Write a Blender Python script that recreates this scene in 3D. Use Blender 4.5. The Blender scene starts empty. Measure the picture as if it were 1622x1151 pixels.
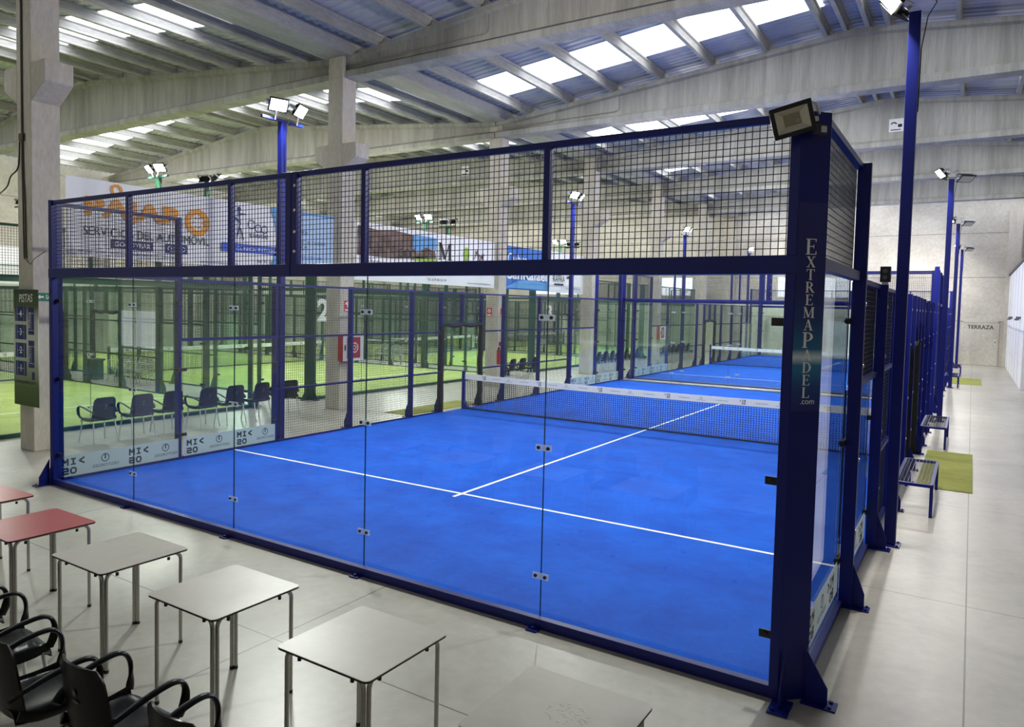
import bpy, bmesh, math, random
from mathutils import Vector, Matrix

random.seed(7)
scn = bpy.context.scene
col = scn.collection

# ------------------------------------------------------------------ camera, world, exposure
CAM = (10.9289, -5.2657, 2.6657)
YAW, PITCH, ROLL, FPX, SX, SY = 0.5751, -0.05, 0.022, 1158.4539, -23.357, -32.9954
def make_camera():
    cy, sy, cp, sp = math.cos(YAW), math.sin(YAW), math.cos(PITCH), math.sin(PITCH)
    F = Vector((-sy * cp, cy * cp, sp)); R = Vector((cy, sy, 0)); U = R.cross(F)
    r = R * math.cos(ROLL) + U * math.sin(ROLL)
    u = -R * math.sin(ROLL) + U * math.cos(ROLL)
    cd = bpy.data.cameras.new('camera'); ob = bpy.data.objects.new('camera', cd); col.objects.link(ob)
    m = Matrix((r, u, -F)).transposed().to_4x4(); m.translation = Vector(CAM)
    ob.matrix_world = m
    cd.sensor_fit = 'HORIZONTAL'; cd.sensor_width = 36.0; cd.lens = 36.0 * FPX / 1622.0
    cd.shift_x = -SX / 1622.0; cd.shift_y = SY / 1622.0
    cd.clip_start = 0.05; cd.clip_end = 300
    scn.camera = ob
make_camera()

world = bpy.data.worlds.new('world'); scn.world = world; world.use_nodes = True
bg = world.node_tree.nodes['Background']
bg.inputs[0].default_value = (0.80, 0.86, 0.95, 1); bg.inputs[1].default_value = 1.0

scn.view_settings.view_transform = 'Standard'
scn.view_settings.look = 'None'
scn.view_settings.exposure = 0.0
scn.view_settings.gamma = 1.0
scn.view_settings.use_curve_mapping = False
scn.cycles.use_denoising = True
scn.cycles.max_bounces = 7
scn.cycles.diffuse_bounces = 4
scn.cycles.glossy_bounces = 3
scn.cycles.transparent_max_bounces = 40
scn.cycles.sample_clamp_indirect = 6.0
scn.cycles.caustics_reflective = False
scn.cycles.caustics_refractive = False

SKYLIGHT = 5.4      # emission of the translucent roof strips
FLOOD_W = 260.0     # watts of one lit floodlight

# ------------------------------------------------------------------ materials
def lin(c):
    out = []
    for v in c:
        v = v / 255.0
        out.append(v / 12.92 if v <= 0.04045 else ((v + 0.055) / 1.055) ** 2.4)
    return tuple(out) + (1.0,)

def newmat(name):
    m = bpy.data.materials.new(name); m.use_nodes = True
    nt = m.node_tree; nt.nodes.clear()
    out = nt.nodes.new('ShaderNodeOutputMaterial')
    return m, nt, out

def pbr(name, rgb, rough=0.5, metal=0.0, var=0.0, scale=8.0, bump=0.0, bscale=60.0, spec=0.5, stretch=None, emit=None, estr=0.0):
    """plain painted / metal / plastic surface, optionally mottled by object-space noise"""
    m, nt, out = newmat(name)
    b = nt.nodes.new('ShaderNodeBsdfPrincipled')
    nt.links.new(b.outputs[0], out.inputs[0])
    c = lin(rgb)
    b.inputs['Base Color'].default_value = c
    b.inputs['Roughness'].default_value = rough
    b.inputs['Metallic'].default_value = metal
    b.inputs['Specular IOR Level'].default_value = spec
    if emit:
        b.inputs['Emission Color'].default_value = lin(emit); b.inputs['Emission Strength'].default_value = estr
    if var or bump:
        tc = nt.nodes.new('ShaderNodeTexCoord'); mp = nt.nodes.new('ShaderNodeMapping')
        nt.links.new(tc.outputs['Object'], mp.inputs[0])
        if stretch: mp.inputs['Scale'].default_value = stretch
    if var:
        n = nt.nodes.new('ShaderNodeTexNoise'); n.inputs['Scale'].default_value = scale; n.inputs['Detail'].default_value = 6
        n.inputs['Roughness'].default_value = 0.65
        nt.links.new(mp.outputs[0], n.inputs['Vector'])
        r = nt.nodes.new('ShaderNodeValToRGB')
        r.color_ramp.elements[0].position = 0.3; r.color_ramp.elements[1].position = 0.7
        r.color_ramp.elements[0].color = tuple(v * (1 - var) for v in c[:3]) + (1,)
        r.color_ramp.elements[1].color = tuple(min(1, v * (1 + var)) for v in c[:3]) + (1,)
        nt.links.new(n.outputs['Fac'], r.inputs[0]); nt.links.new(r.outputs[0], b.inputs['Base Color'])
    if bump:
        n2 = nt.nodes.new('ShaderNodeTexNoise'); n2.inputs['Scale'].default_value = bscale; n2.inputs['Detail'].default_value = 4
        nt.links.new(mp.outputs[0], n2.inputs['Vector'])
        bp = nt.nodes.new('ShaderNodeBump'); bp.inputs['Strength'].default_value = bump; bp.inputs['Distance'].default_value = 0.02
        nt.links.new(n2.outputs['Fac'], bp.inputs['Height']); nt.links.new(bp.outputs[0], b.inputs['Normal'])
    return m

def math_node(nt, op, a, b=None, c=None):
    n = nt.nodes.new('ShaderNodeMath'); n.operation = op
    for i, v in enumerate((a, b, c)):
        if v is None: continue
        if isinstance(v, (int, float)): n.inputs[i].default_value = v
        else: nt.links.new(v, n.inputs[i])
    return n.outputs[0]

def line_mask(nt, coord, period, offset, width):
    """1 on a thin line every `period` along a coordinate"""
    s = math_node(nt, 'SUBTRACT', coord, offset)
    d = math_node(nt, 'DIVIDE', s, period)
    f = math_node(nt, 'FRACT', math_node(nt, 'ADD', d, 0.5))
    a = math_node(nt, 'ABSOLUTE', math_node(nt, 'SUBTRACT', f, 0.5))
    return math_node(nt, 'LESS_THAN', a, width / period / 2)

def concrete(name, dark, light, rough, joints=(), jointcol=(90, 88, 84), scale=0.6, bump=0.05, spec=0.5, stretch=(1, 1, 1), fine=0.25):
    m, nt, out = newmat(name)
    b = nt.nodes.new('ShaderNodeBsdfPrincipled'); nt.links.new(b.outputs[0], out.inputs[0])
    b.inputs['Roughness'].default_value = rough; b.inputs['Specular IOR Level'].default_value = spec
    tc = nt.nodes.new('ShaderNodeTexCoord'); mp = nt.nodes.new('ShaderNodeMapping'); mp.inputs['Scale'].default_value = stretch
    nt.links.new(tc.outputs['Object'], mp.inputs[0])
    n = nt.nodes.new('ShaderNodeTexNoise'); n.inputs['Scale'].default_value = scale; n.inputs['Detail'].default_value = 8; n.inputs['Roughness'].default_value = 0.62
    n.inputs['Distortion'].default_value = 0.6
    nt.links.new(mp.outputs[0], n.inputs['Vector'])
    r = nt.nodes.new('ShaderNodeValToRGB'); r.color_ramp.elements[0].position = 0.32; r.color_ramp.elements[1].position = 0.68
    r.color_ramp.elements[0].color = lin(dark); r.color_ramp.elements[1].color = lin(light)
    nt.links.new(n.outputs['Fac'], r.inputs[0])
    n2 = nt.nodes.new('ShaderNodeTexNoise'); n2.inputs['Scale'].default_value = scale * 14; n2.inputs['Detail'].default_value = 6
    nt.links.new(mp.outputs[0], n2.inputs['Vector'])
    mx = nt.nodes.new('ShaderNodeMix'); mx.data_type = 'RGBA'; mx.blend_type = 'OVERLAY'; mx.inputs[0].default_value = fine
    nt.links.new(r.outputs[0], mx.inputs[6]); nt.links.new(n2.outputs['Fac'], mx.inputs[7])
    colr = mx.outputs[2]
    if joints:
        sp = nt.nodes.new('ShaderNodeSeparateXYZ'); nt.links.new(tc.outputs['Object'], sp.inputs[0])
        tot = None
        for ax, per, off, w in joints:
            k = line_mask(nt, sp.outputs[ax], per, off, w)
            tot = k if tot is None else math_node(nt, 'MAXIMUM', tot, k)
        m2 = nt.nodes.new('ShaderNodeMix'); m2.data_type = 'RGBA'
        nt.links.new(tot, m2.inputs[0]); nt.links.new(colr, m2.inputs[6]); m2.inputs[7].default_value = lin(jointcol)
        colr = m2.outputs[2]
    nt.links.new(colr, b.inputs['Base Color'])
    if bump:
        bp = nt.nodes.new('ShaderNodeBump'); bp.inputs['Strength'].default_value = bump; bp.inputs['Distance'].default_value = 0.02
        nt.links.new(n2.outputs['Fac'], bp.inputs['Height']); nt.links.new(bp.outputs[0], b.inputs['Normal'])
    return m

def turf_mat(name, a, c, scale=420):
    m, nt, out = newmat(name)
    b = nt.nodes.new('ShaderNodeBsdfPrincipled'); nt.links.new(b.outputs[0], out.inputs[0])
    b.inputs['Roughness'].default_value = 0.85; b.inputs['Specular IOR Level'].default_value = 0.15
    tc = nt.nodes.new('ShaderNodeTexCoord')
    n = nt.nodes.new('ShaderNodeTexNoise'); n.inputs['Scale'].default_value = 1.3; n.inputs['Detail'].default_value = 10; n.inputs['Roughness'].default_value = 0.75
    nt.links.new(tc.outputs['Object'], n.inputs['Vector'])
    f = nt.nodes.new('ShaderNodeTexNoise'); f.inputs['Scale'].default_value = scale * 0.25; f.inputs['Detail'].default_value = 5
    nt.links.new(tc.outputs['Object'], f.inputs['Vector'])
    s = math_node(nt, 'ADD', math_node(nt, 'MULTIPLY', n.outputs['Fac'], 0.65), math_node(nt, 'MULTIPLY', f.outputs['Fac'], 0.35))
    r = nt.nodes.new('ShaderNodeValToRGB'); r.color_ramp.elements[0].position = 0.36; r.color_ramp.elements[1].position = 0.66
    r.color_ramp.elements[0].color = lin(a); r.color_ramp.elements[1].color = lin(c)
    nt.links.new(s, r.inputs[0]); nt.links.new(r.outputs[0], b.inputs['Base Color'])
    bp = nt.nodes.new('ShaderNodeBump'); bp.inputs['Strength'].default_value = 0.25; bp.inputs['Distance'].default_value = 0.01
    nt.links.new(f.outputs['Fac'], bp.inputs['Height']); nt.links.new(bp.outputs[0], b.inputs['Normal'])
    return m

def glass_mat(name, tint, refl=1.0):
    """clear tempered glass: tinted see-through plus Schlick reflection, the same from both sides"""
    m, nt, out = newmat(name)
    t = nt.nodes.new('ShaderNodeBsdfTransparent'); t.inputs[0].default_value = tint + (1,)
    g = nt.nodes.new('ShaderNodeBsdfGlossy'); g.inputs['Roughness'].default_value = 0.0
    lw = nt.nodes.new('ShaderNodeLayerWeight'); lw.inputs['Blend'].default_value = 0.5
    p = math_node(nt, 'POWER', lw.outputs['Facing'], 5.0)
    f = math_node(nt, 'MULTIPLY_ADD', p, 0.9 * refl, 0.035 * refl)
    mx = nt.nodes.new('ShaderNodeMixShader')
    nt.links.new(f, mx.inputs[0]); nt.links.new(t.outputs[0], mx.inputs[1]); nt.links.new(g.outputs[0], mx.inputs[2])
    nt.links.new(mx.outputs[0], out.inputs[0])
    return m

def film_mat(name, rgb, see):
    m, nt, out = newmat(name)
    t = nt.nodes.new('ShaderNodeBsdfTransparent')
    d = nt.nodes.new('ShaderNodeBsdfDiffuse'); d.inputs[0].default_value = lin(rgb)
    tr = nt.nodes.new('ShaderNodeBsdfTranslucent'); tr.inputs[0].default_value = lin(rgb)
    a = nt.nodes.new('ShaderNodeMixShader'); a.inputs[0].default_value = 0.4
    nt.links.new(d.outputs[0], a.inputs[1]); nt.links.new(tr.outputs[0], a.inputs[2])
    b = nt.nodes.new('ShaderNodeMixShader'); b.inputs[0].default_value = see
    nt.links.new(a.outputs[0], b.inputs[1]); nt.links.new(t.outputs[0], b.inputs[2])
    nt.links.new(b.outputs[0], out.inputs[0])
    return m

def emit_mat(name, rgb, strength):
    m, nt, out = newmat(name)
    e = nt.nodes.new('ShaderNodeEmission'); e.inputs[0].default_value = lin(rgb); e.inputs[1].default_value = strength
    nt.links.new(e.outputs[0], out.inputs[0])
    return m

M = {}
M['floor'] = concrete('polished_concrete', (155, 150, 140), (179, 174, 164), 0.36, joints=((0, 4.6, 6.4, 0.012), (1, 4.1, -1.45, 0.012)), jointcol=(95, 92, 86), scale=0.7, bump=0.015, spec=0.45, fine=0.16)
M['column'] = concrete('cast_concrete', (180, 173, 160), (206, 200, 188), 0.8, scale=1.4, bump=0.1, stretch=(1, 1, 0.35))
M['beam'] = concrete('precast_beam', (140, 138, 130), (172, 170, 162), 0.85, scale=1.2, bump=0.1, stretch=(2.2, 1, 0.15))
M['purlin'] = concrete('precast_purlin', (150, 148, 142), (180, 178, 172), 0.8, scale=1.5, bump=0.05, stretch=(1, 0.3, 1))
M['roof'] = pbr('galvanised_sheet', (186, 188, 194), 0.5, 0.0, var=0.12, scale=0.8)
M['wall'] = concrete('precast_wall', (176, 170, 158), (204, 199, 188), 0.85, joints=((2, 2.4, 0.0, 0.03),), jointcol=(120, 115, 106), scale=0.5, bump=0.05)
M['white'] = pbr('white_panel', (232, 233, 238), 0.6, var=0.05, scale=1.5)
M['offwhite'] = pbr('white_paint', (225, 225, 222), 0.5)
M['dark'] = pbr('black_plastic', (14, 14, 16), 0.4, bump=0.06, bscale=300)
M['darkcap'] = pbr('dark_flashing', (50, 50, 54), 0.6)
M['steel'] = pbr('brushed_steel', (176, 174, 168), 0.28, 0.9, var=0.08, scale=30)
M['zinc'] = pbr('zinc_bolt', (190, 192, 196), 0.35, 0.7)
M['alu'] = pbr('aluminium', (205, 208, 205), 0.3, 0.6)
M['blue'] = pbr('blue_powder_coat', (2, 19, 108), 0.42, 0.0, var=0.10, scale=3.0, spec=0.35)
M['green'] = pbr('green_powder_coat', (34, 80, 60), 0.45, 0.0, var=0.12, scale=3.0)
M['wire_blue'] = pbr('navy_wire', (14, 20, 52), 0.45)
M['wire_green'] = pbr('green_wire', (20, 36, 30), 0.45)
M['turf_blue'] = turf_mat('blue_turf', (0, 62, 166), (6, 94, 212))
M['turf_green'] = turf_mat('green_turf', (144, 160, 84), (186, 198, 124))
M['mat_green'] = turf_mat('olive_mat', (128, 132, 58), (158, 160, 84), 500)
M['line'] = pbr('white_line', (232, 236, 228), 0.8, var=0.05, scale=20)
M['glass'] = glass_mat('court_glass', (0.955, 0.985, 0.97))
M['glass_g'] = glass_mat('green_court_glass', (0.93, 0.975, 0.95))
M['glass_edge'] = pbr('glass_edge', (18, 52, 52), 0.2)
M['plate'] = film_mat('clear_plate', (215, 222, 232), 0.45)
M['film'] = film_mat('white_film', (228, 234, 230), 0.06)
M['ink'] = pbr('black_ink', (22, 24, 26), 0.6)
M['inkgrey'] = pbr('grey_ink', (92, 94, 98), 0.6)
M['net'] = pbr('net_cord', (16, 18, 34), 0.8)
M['band'] = pbr('net_band', (226, 226, 226), 0.7)
M['lam'] = pbr('grey_laminate', (196, 190, 181), 0.38, var=0.05, scale=6, spec=0.4)
M['lamred'] = pbr('red_laminate', (176, 60, 68), 0.32, var=0.06, scale=6, spec=0.6)
M['edge'] = pbr('phenolic_edge', (26, 22, 20), 0.5)
M['resin'] = pbr('black_resin', (5, 5, 6), 0.3, bump=0.03, bscale=500, spec=0.32)
M['pad'] = pbr('black_foam', (18, 20, 22), 0.75, bump=0.3, bscale=14)
M['lens_on'] = emit_mat('lit_lens', (255, 250, 236), 55.0)
M['lens_off'] = pbr('lamp_lens', (205, 202, 186), 0.2)
M['reflector'] = pbr('lamp_reflector', (206, 203, 188), 0.32, 0.3)
M['led'] = pbr('led_board', (150, 142, 116), 0.5)
M['skylight'] = emit_mat('translucent_sheet', (238, 244, 255), SKYLIGHT)
M['window'] = emit_mat('daylit_window', (235, 240, 250), 2.6)
M['window_fill'] = emit_mat('fill_light_window', (245, 240, 228), 1.0)  # glow of the added fill windows high on the back wall
M['red'] = pbr('red_enamel', (168, 28, 38), 0.4)
M['signred'] = pbr('sign_red', (200, 30, 36), 0.5)
M['signgreen'] = pbr('sign_green', (22, 120, 84), 0.5)
M['banner'] = pbr('banner_vinyl', (242, 243, 245), 0.55, var=0.03, scale=1.0, bump=0.12, bscale=1.6)
M['orange'] = pbr('orange_ink', (236, 160, 52), 0.6)
M['navyink'] = pbr('navy_ink', (26, 40, 110), 0.6)
M['blueink'] = pbr('blue_ink', (62, 96, 204), 0.6)
M['paleblue'] = pbr('pale_blue_ink', (176, 204, 232), 0.6)
M['skyink'] = pbr('sky_ink', (96, 162, 218), 0.6)
M['cubre'] = pbr('azure_ink', (30, 108, 200), 0.6)
M['brown'] = pbr('brown_stone_print', (112, 92, 82), 0.7, var=0.85, scale=2.6)
M['leafink'] = pbr('leaf_green_ink', (150, 190, 62), 0.6)
M['plumink'] = pbr('plum_ink', (104, 62, 84), 0.6)
M['whiteink'] = pbr('white_ink', (240, 242, 242), 0.6)
M['tube'] = pbr('brown_conduit', (74, 62, 54), 0.6)
M['pink'] = pbr('grey_cable', (150, 146, 140), 0.6)

def pistas_mat():
    m, nt, out = newmat('printed_board')
    b = nt.nodes.new('ShaderNodeBsdfPrincipled'); nt.links.new(b.outputs[0], out.inputs[0]); b.inputs['Roughness'].default_value = 0.45
    tc = nt.nodes.new('ShaderNodeTexCoord'); sp = nt.nodes.new('ShaderNodeSeparateXYZ'); nt.links.new(tc.outputs['Object'], sp.inputs[0])
    r = nt.nodes.new('ShaderNodeValToRGB'); cr = r.color_ramp
    k = [(0.0, (38, 58, 26)), (0.16, (72, 92, 48)), (0.36, (170, 176, 158)), (0.5, (212, 213, 204)), (0.72, (196, 197, 184)), (0.86, (70, 84, 50)), (1.0, (40, 56, 30))]
    cr.elements[0].position = 0.0; cr.elements[0].color = lin(k[0][1]); cr.elements[1].position = 1.0; cr.elements[1].color = lin(k[-1][1])
    for p, c in k[1:-1]:
        e = cr.elements.new(p); e.color = lin(c)
    nt.links.new(math_node(nt, 'DIVIDE', sp.outputs[2], 1.98), r.inputs[0]); nt.links.new(r.outputs[0], b.inputs['Base Color'])
    return m
M['pistas'] = pistas_mat()

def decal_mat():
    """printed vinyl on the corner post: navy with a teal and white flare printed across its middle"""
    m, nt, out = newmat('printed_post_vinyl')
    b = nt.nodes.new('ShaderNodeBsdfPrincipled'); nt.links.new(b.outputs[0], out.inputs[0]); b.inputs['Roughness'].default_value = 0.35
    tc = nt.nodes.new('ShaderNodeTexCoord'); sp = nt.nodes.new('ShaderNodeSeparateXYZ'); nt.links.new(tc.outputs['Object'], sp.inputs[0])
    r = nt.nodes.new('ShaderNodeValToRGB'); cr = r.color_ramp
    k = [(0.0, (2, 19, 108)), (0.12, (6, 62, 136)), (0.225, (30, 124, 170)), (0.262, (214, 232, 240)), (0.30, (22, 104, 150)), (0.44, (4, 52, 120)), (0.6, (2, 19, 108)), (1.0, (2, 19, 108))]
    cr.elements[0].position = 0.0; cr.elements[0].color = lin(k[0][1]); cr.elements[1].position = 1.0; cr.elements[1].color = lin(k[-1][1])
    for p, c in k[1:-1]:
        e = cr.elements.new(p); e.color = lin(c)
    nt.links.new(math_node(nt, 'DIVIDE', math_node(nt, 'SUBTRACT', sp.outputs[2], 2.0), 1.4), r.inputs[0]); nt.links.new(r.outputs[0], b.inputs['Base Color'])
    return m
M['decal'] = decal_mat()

# ------------------------------------------------------------------ mesh helpers
class MB:
    """collects shapes and links them as ONE mesh object"""
    def __init__(s): s.v = []; s.f = []
    def add(s, vs, fs):
        o = len(s.v); s.v += [tuple(v) for v in vs]; s.f += [tuple(i + o for i in f) for f in fs]; return s
    def box(s, x0, x1, y0, y1, z0, z1):
        return s.add([(x0, y0, z0), (x1, y0, z0), (x1, y1, z0), (x0, y1, z0), (x0, y0, z1), (x1, y0, z1), (x1, y1, z1), (x0, y1, z1)],
                     [(3, 2, 1, 0), (4, 5, 6, 7), (0, 1, 5, 4), (1, 2, 6, 5), (2, 3, 7, 6), (3, 0, 4, 7)])
    def bar(s, p0, p1, w, h, up=(0, 0, 1)):
        p0, p1, up = Vector(p0), Vector(p1), Vector(up)
        d = (p1 - p0).normalized(); sd = d.cross(up)
        if sd.length < 1e-5: sd = d.cross(Vector((0, 1, 0)))
        sd.normalize(); u = sd.cross(d)
        a, b = sd * w / 2, u * h / 2
        vs = [p0 - a - b, p0 + a - b, p0 + a + b, p0 - a + b, p1 - a - b, p1 + a - b, p1 + a + b, p1 - a + b]
        return s.add(vs, [(3, 2, 1, 0), (4, 5, 6, 7), (0, 1, 5, 4), (1, 2, 6, 5), (2, 3, 7, 6), (3, 0, 4, 7)])
    def tube(s, pts, r, n=8, ry=None, flat_up=None, closed=False):
        pts = [Vector(p) for p in pts]; ry = ry or r; rings = []
        N = len(pts)
        prev = None
        for i, p in enumerate(pts):
            if closed: t = pts[(i + 1) % N] - pts[i - 1]
            else: t = (pts[min(i + 1, N - 1)] - pts[max(i - 1, 0)])
            t.normalize()
            ref = Vector(flat_up) if flat_up else (prev if prev is not None else (Vector((0, 0, 1)) if abs(t.z) < 0.9 else Vector((1, 0, 0))))
            sd = ref - t * ref.dot(t)
            if sd.length < 1e-5: sd = t.orthogonal()
            sd.normalize(); prev = sd; u = t.cross(sd)
            rings.append([p + sd * (math.cos(2 * math.pi * k / n) * r) + u * (math.sin(2 * math.pi * k / n) * ry) for k in range(n)])
        vs = [v for rg in rings for v in rg]; fs = []
        for i in range(N - (0 if closed else 1)):
            j = (i + 1) % N
            for k in range(n):
                fs.append((i * n + k, i * n + (k + 1) % n, j * n + (k + 1) % n, j * n + k))
        if not closed:
            fs.append(tuple(reversed(range(n)))); fs.append(tuple((N - 1) * n + k for k in range(n)))
        return s.add(vs, fs)
    def disc(s, c, axis, r, h, n=12):
        c, a = Vector(c), Vector(axis).normalized()
        return s.tube([c, c + a * h], r, n)
    def prism(s, poly, vec):
        """poly: list of 3-D points; extruded along vec"""
        n = len(poly); v = Vector(vec)
        vs = [Vector(p) for p in poly] + [Vector(p) + v for p in poly]
        fs = [tuple(reversed(range(n))), tuple(range(n, 2 * n))] + [(i, (i + 1) % n, (i + 1) % n + n, i + n) for i in range(n)]
        return s.add(vs, fs)
    def poly(s, pts): return s.add(pts, [tuple(range(len(pts)))])
    def surf(s, fn, nu, nv, th):
        """a shell over fn(u,v) with thickness th along the normal"""
        P = [[Vector(fn(i / nu, j / nv)) for j in range(nv + 1)] for i in range(nu + 1)]
        top, bot = [], []
        for i in range(nu + 1):
            for j in range(nv + 1):
                du = P[min(i + 1, nu)][j] - P[max(i - 1, 0)][j]; dv = P[i][min(j + 1, nv)] - P[i][max(j - 1, 0)]
                nn = du.cross(dv); nn.normalize()
                top.append(P[i][j] + nn * th / 2); bot.append(P[i][j] - nn * th / 2)
        W = nv + 1; K = len(top); fs = []
        for i in range(nu):
            for j in range(nv):
                a, b, c, d = i * W + j, (i + 1) * W + j, (i + 1) * W + j + 1, i * W + j + 1
                fs.append((a, b, c, d)); fs.append((d + K, c + K, b + K, a + K))
        ring = [i * W for i in range(nu + 1)] + [nu * W + j for j in range(1, nv + 1)] + [i * W + nv for i in range(nu - 1, -1, -1)] + [j for j in range(nv - 1, 0, -1)]
        for q in range(len(ring)):
            a, b = ring[q], ring[(q + 1) % len(ring)]
            fs.append((b, a, a + K, b + K))
        return s.add(top + bot, fs)
    def merge(s, o, mat):
        return s.add([mat @ Vector(v) for v in o.v], o.f)
    def build(s, name, mat, parent=None, smooth=False, loc=None, bevel=0.0):
        me = bpy.data.meshes.new(name); me.from_pydata(s.v, [], s.f); me.update()
        bm = bmesh.new(); bm.from_mesh(me); bmesh.ops.recalc_face_normals(bm, faces=bm.faces)
        bm.to_mesh(me); bm.free()
        me.materials.append(mat)
        ob = bpy.data.objects.new(name, me); col.objects.link(ob)
        if loc is not None: ob.location = loc
        if parent is not None: ob.parent = parent
        if smooth:
            me.polygons.foreach_set('use_smooth', [True] * len(me.polygons))
            me.set_sharp_from_angle(angle=math.radians(38))
        if bevel:
            b = ob.modifiers.new('edge', 'BEVEL'); b.width = bevel; b.segments = 2; b.limit_method = 'ANGLE'
        return ob

def tag(o, label=None, cat=None, group=None, kind=None):
    if label: o['label'] = label
    if cat: o['category'] = cat
    if group: o['group'] = group
    if kind: o['kind'] = kind
    return o
def thing(name, loc, label, cat, group=None, rz=0.0):
    o = bpy.data.objects.new(name, None); o.empty_display_size = 0.2; col.objects.link(o)
    o.location = loc; o.rotation_euler = (0, 0, rz)
    return tag(o, label, cat, group)
def copy_tree(o, parent=None, swap=None):
    c = o.copy(); col.objects.link(c); c.parent = parent
    if swap and c.type == 'MESH' and c.data.materials:
        n = c.data.materials[0].name
        if n in swap:
            c.material_slots[0].link = 'OBJECT'; c.material_slots[0].material = swap[n]
    for ch in list(KIDS.get(o, [])) or [k for k in o.children]:
        copy_tree(ch, c, swap)
    return c
KIDS = {}
def dup(root, loc, rz=0.0, label=None, group=None, swap=None):
    c = copy_tree(root, None, swap); c.location = loc; c.rotation_euler = (0, 0, rz)
    if label: c['label'] = label
    if group: c['group'] = group
    return c

# flat lettering from the built-in font
_txt = {}
def glyphs(body, bold=0.0):
    key = (body, bold)
    if key not in _txt:
        cu = bpy.data.curves.new('t', 'FONT'); cu.body = body; cu.size = 1.0; cu.resolution_u = 3; cu.offset = bold
        cu.align_x = 'LEFT'
        ob = bpy.data.objects.new('t', cu); col.objects.link(ob)
        dg = bpy.context.evaluated_depsgraph_get(); dg.update()
        me = ob.evaluated_get(dg).to_mesh()
        v = [tuple(x.co) for x in me.vertices]; f = [tuple(p.vertices) for p in me.polygons]
        ob.evaluated_get(dg).to_mesh_clear()
        bpy.data.objects.remove(ob); bpy.data.curves.remove(cu)
        xs = [a[0] for a in v]; ys = [a[1] for a in v]
        _txt[key] = (v, f, min(xs), max(xs), min(ys), max(ys))
    return _txt[key]
def text(mb, body, o, xd, yd, h=None, w=None, align='l', bold=0.0):
    """letters with lower-left (l) / centre (c) at o; cap box height h, or box width w"""
    v, f, x0, x1, y0, y1 = glyphs(body, bold)
    o, xd, yd = Vector(o), Vector(xd), Vector(yd)
    sy = (h / (y1 - y0)) if h else None; sx = (w / (x1 - x0)) if w else None
    sy = sy or sx; sx = sx or sy
    off = 0 if align == 'l' else (-(x1 - x0) * sx / 2 if align == 'c' else -(x1 - x0) * sx)
    mb.add([o + xd * ((a[0] - x0) * sx + off) + yd * ((a[1] - y0) * sy) for a in v], f)
    return mb
def ring2(mb, c, xd, yd, r, t, a0=0, a1=360, n=28):
    c, xd, yd = Vector(c), Vector(xd), Vector(yd); vs = []; fs = []
    for i in range(n + 1):
        a = math.radians(a0 + (a1 - a0) * i / n); d = xd * math.cos(a) + yd * math.sin(a)
        vs += [c + d * (r - t), c + d * r]
    for i in range(n): fs.append((2 * i, 2 * i + 1, 2 * i + 3, 2 * i + 2))
    return mb.add(vs, fs)
def disc2(mb, c, xd, yd, rx, ry, n=24):
    c, xd, yd = Vector(c), Vector(xd), Vector(yd)
    return mb.poly([c + xd * (math.cos(2 * math.pi * i / n) * rx) + yd * (math.sin(2 * math.pi * i / n) * ry) for i in range(n)])
def rect2(mb, o, xd, yd, w, h):
    o, xd, yd = Vector(o), Vector(xd), Vector(yd)
    return mb.poly([o, o + xd * w, o + xd * w + yd * h, o + yd * h])
def stroke2(mb, o, xd, yd, a, b, t):
    o, xd, yd = Vector(o), Vector(xd), Vector(yd)
    a, b = Vector(a), Vector(b); d = (b - a).normalized(); n = Vector((-d.y, d.x)) * t / 2
    return mb.poly([o + xd * p.x + yd * p.y for p in (a - n, b - n, b + n, a + n)])

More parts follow.
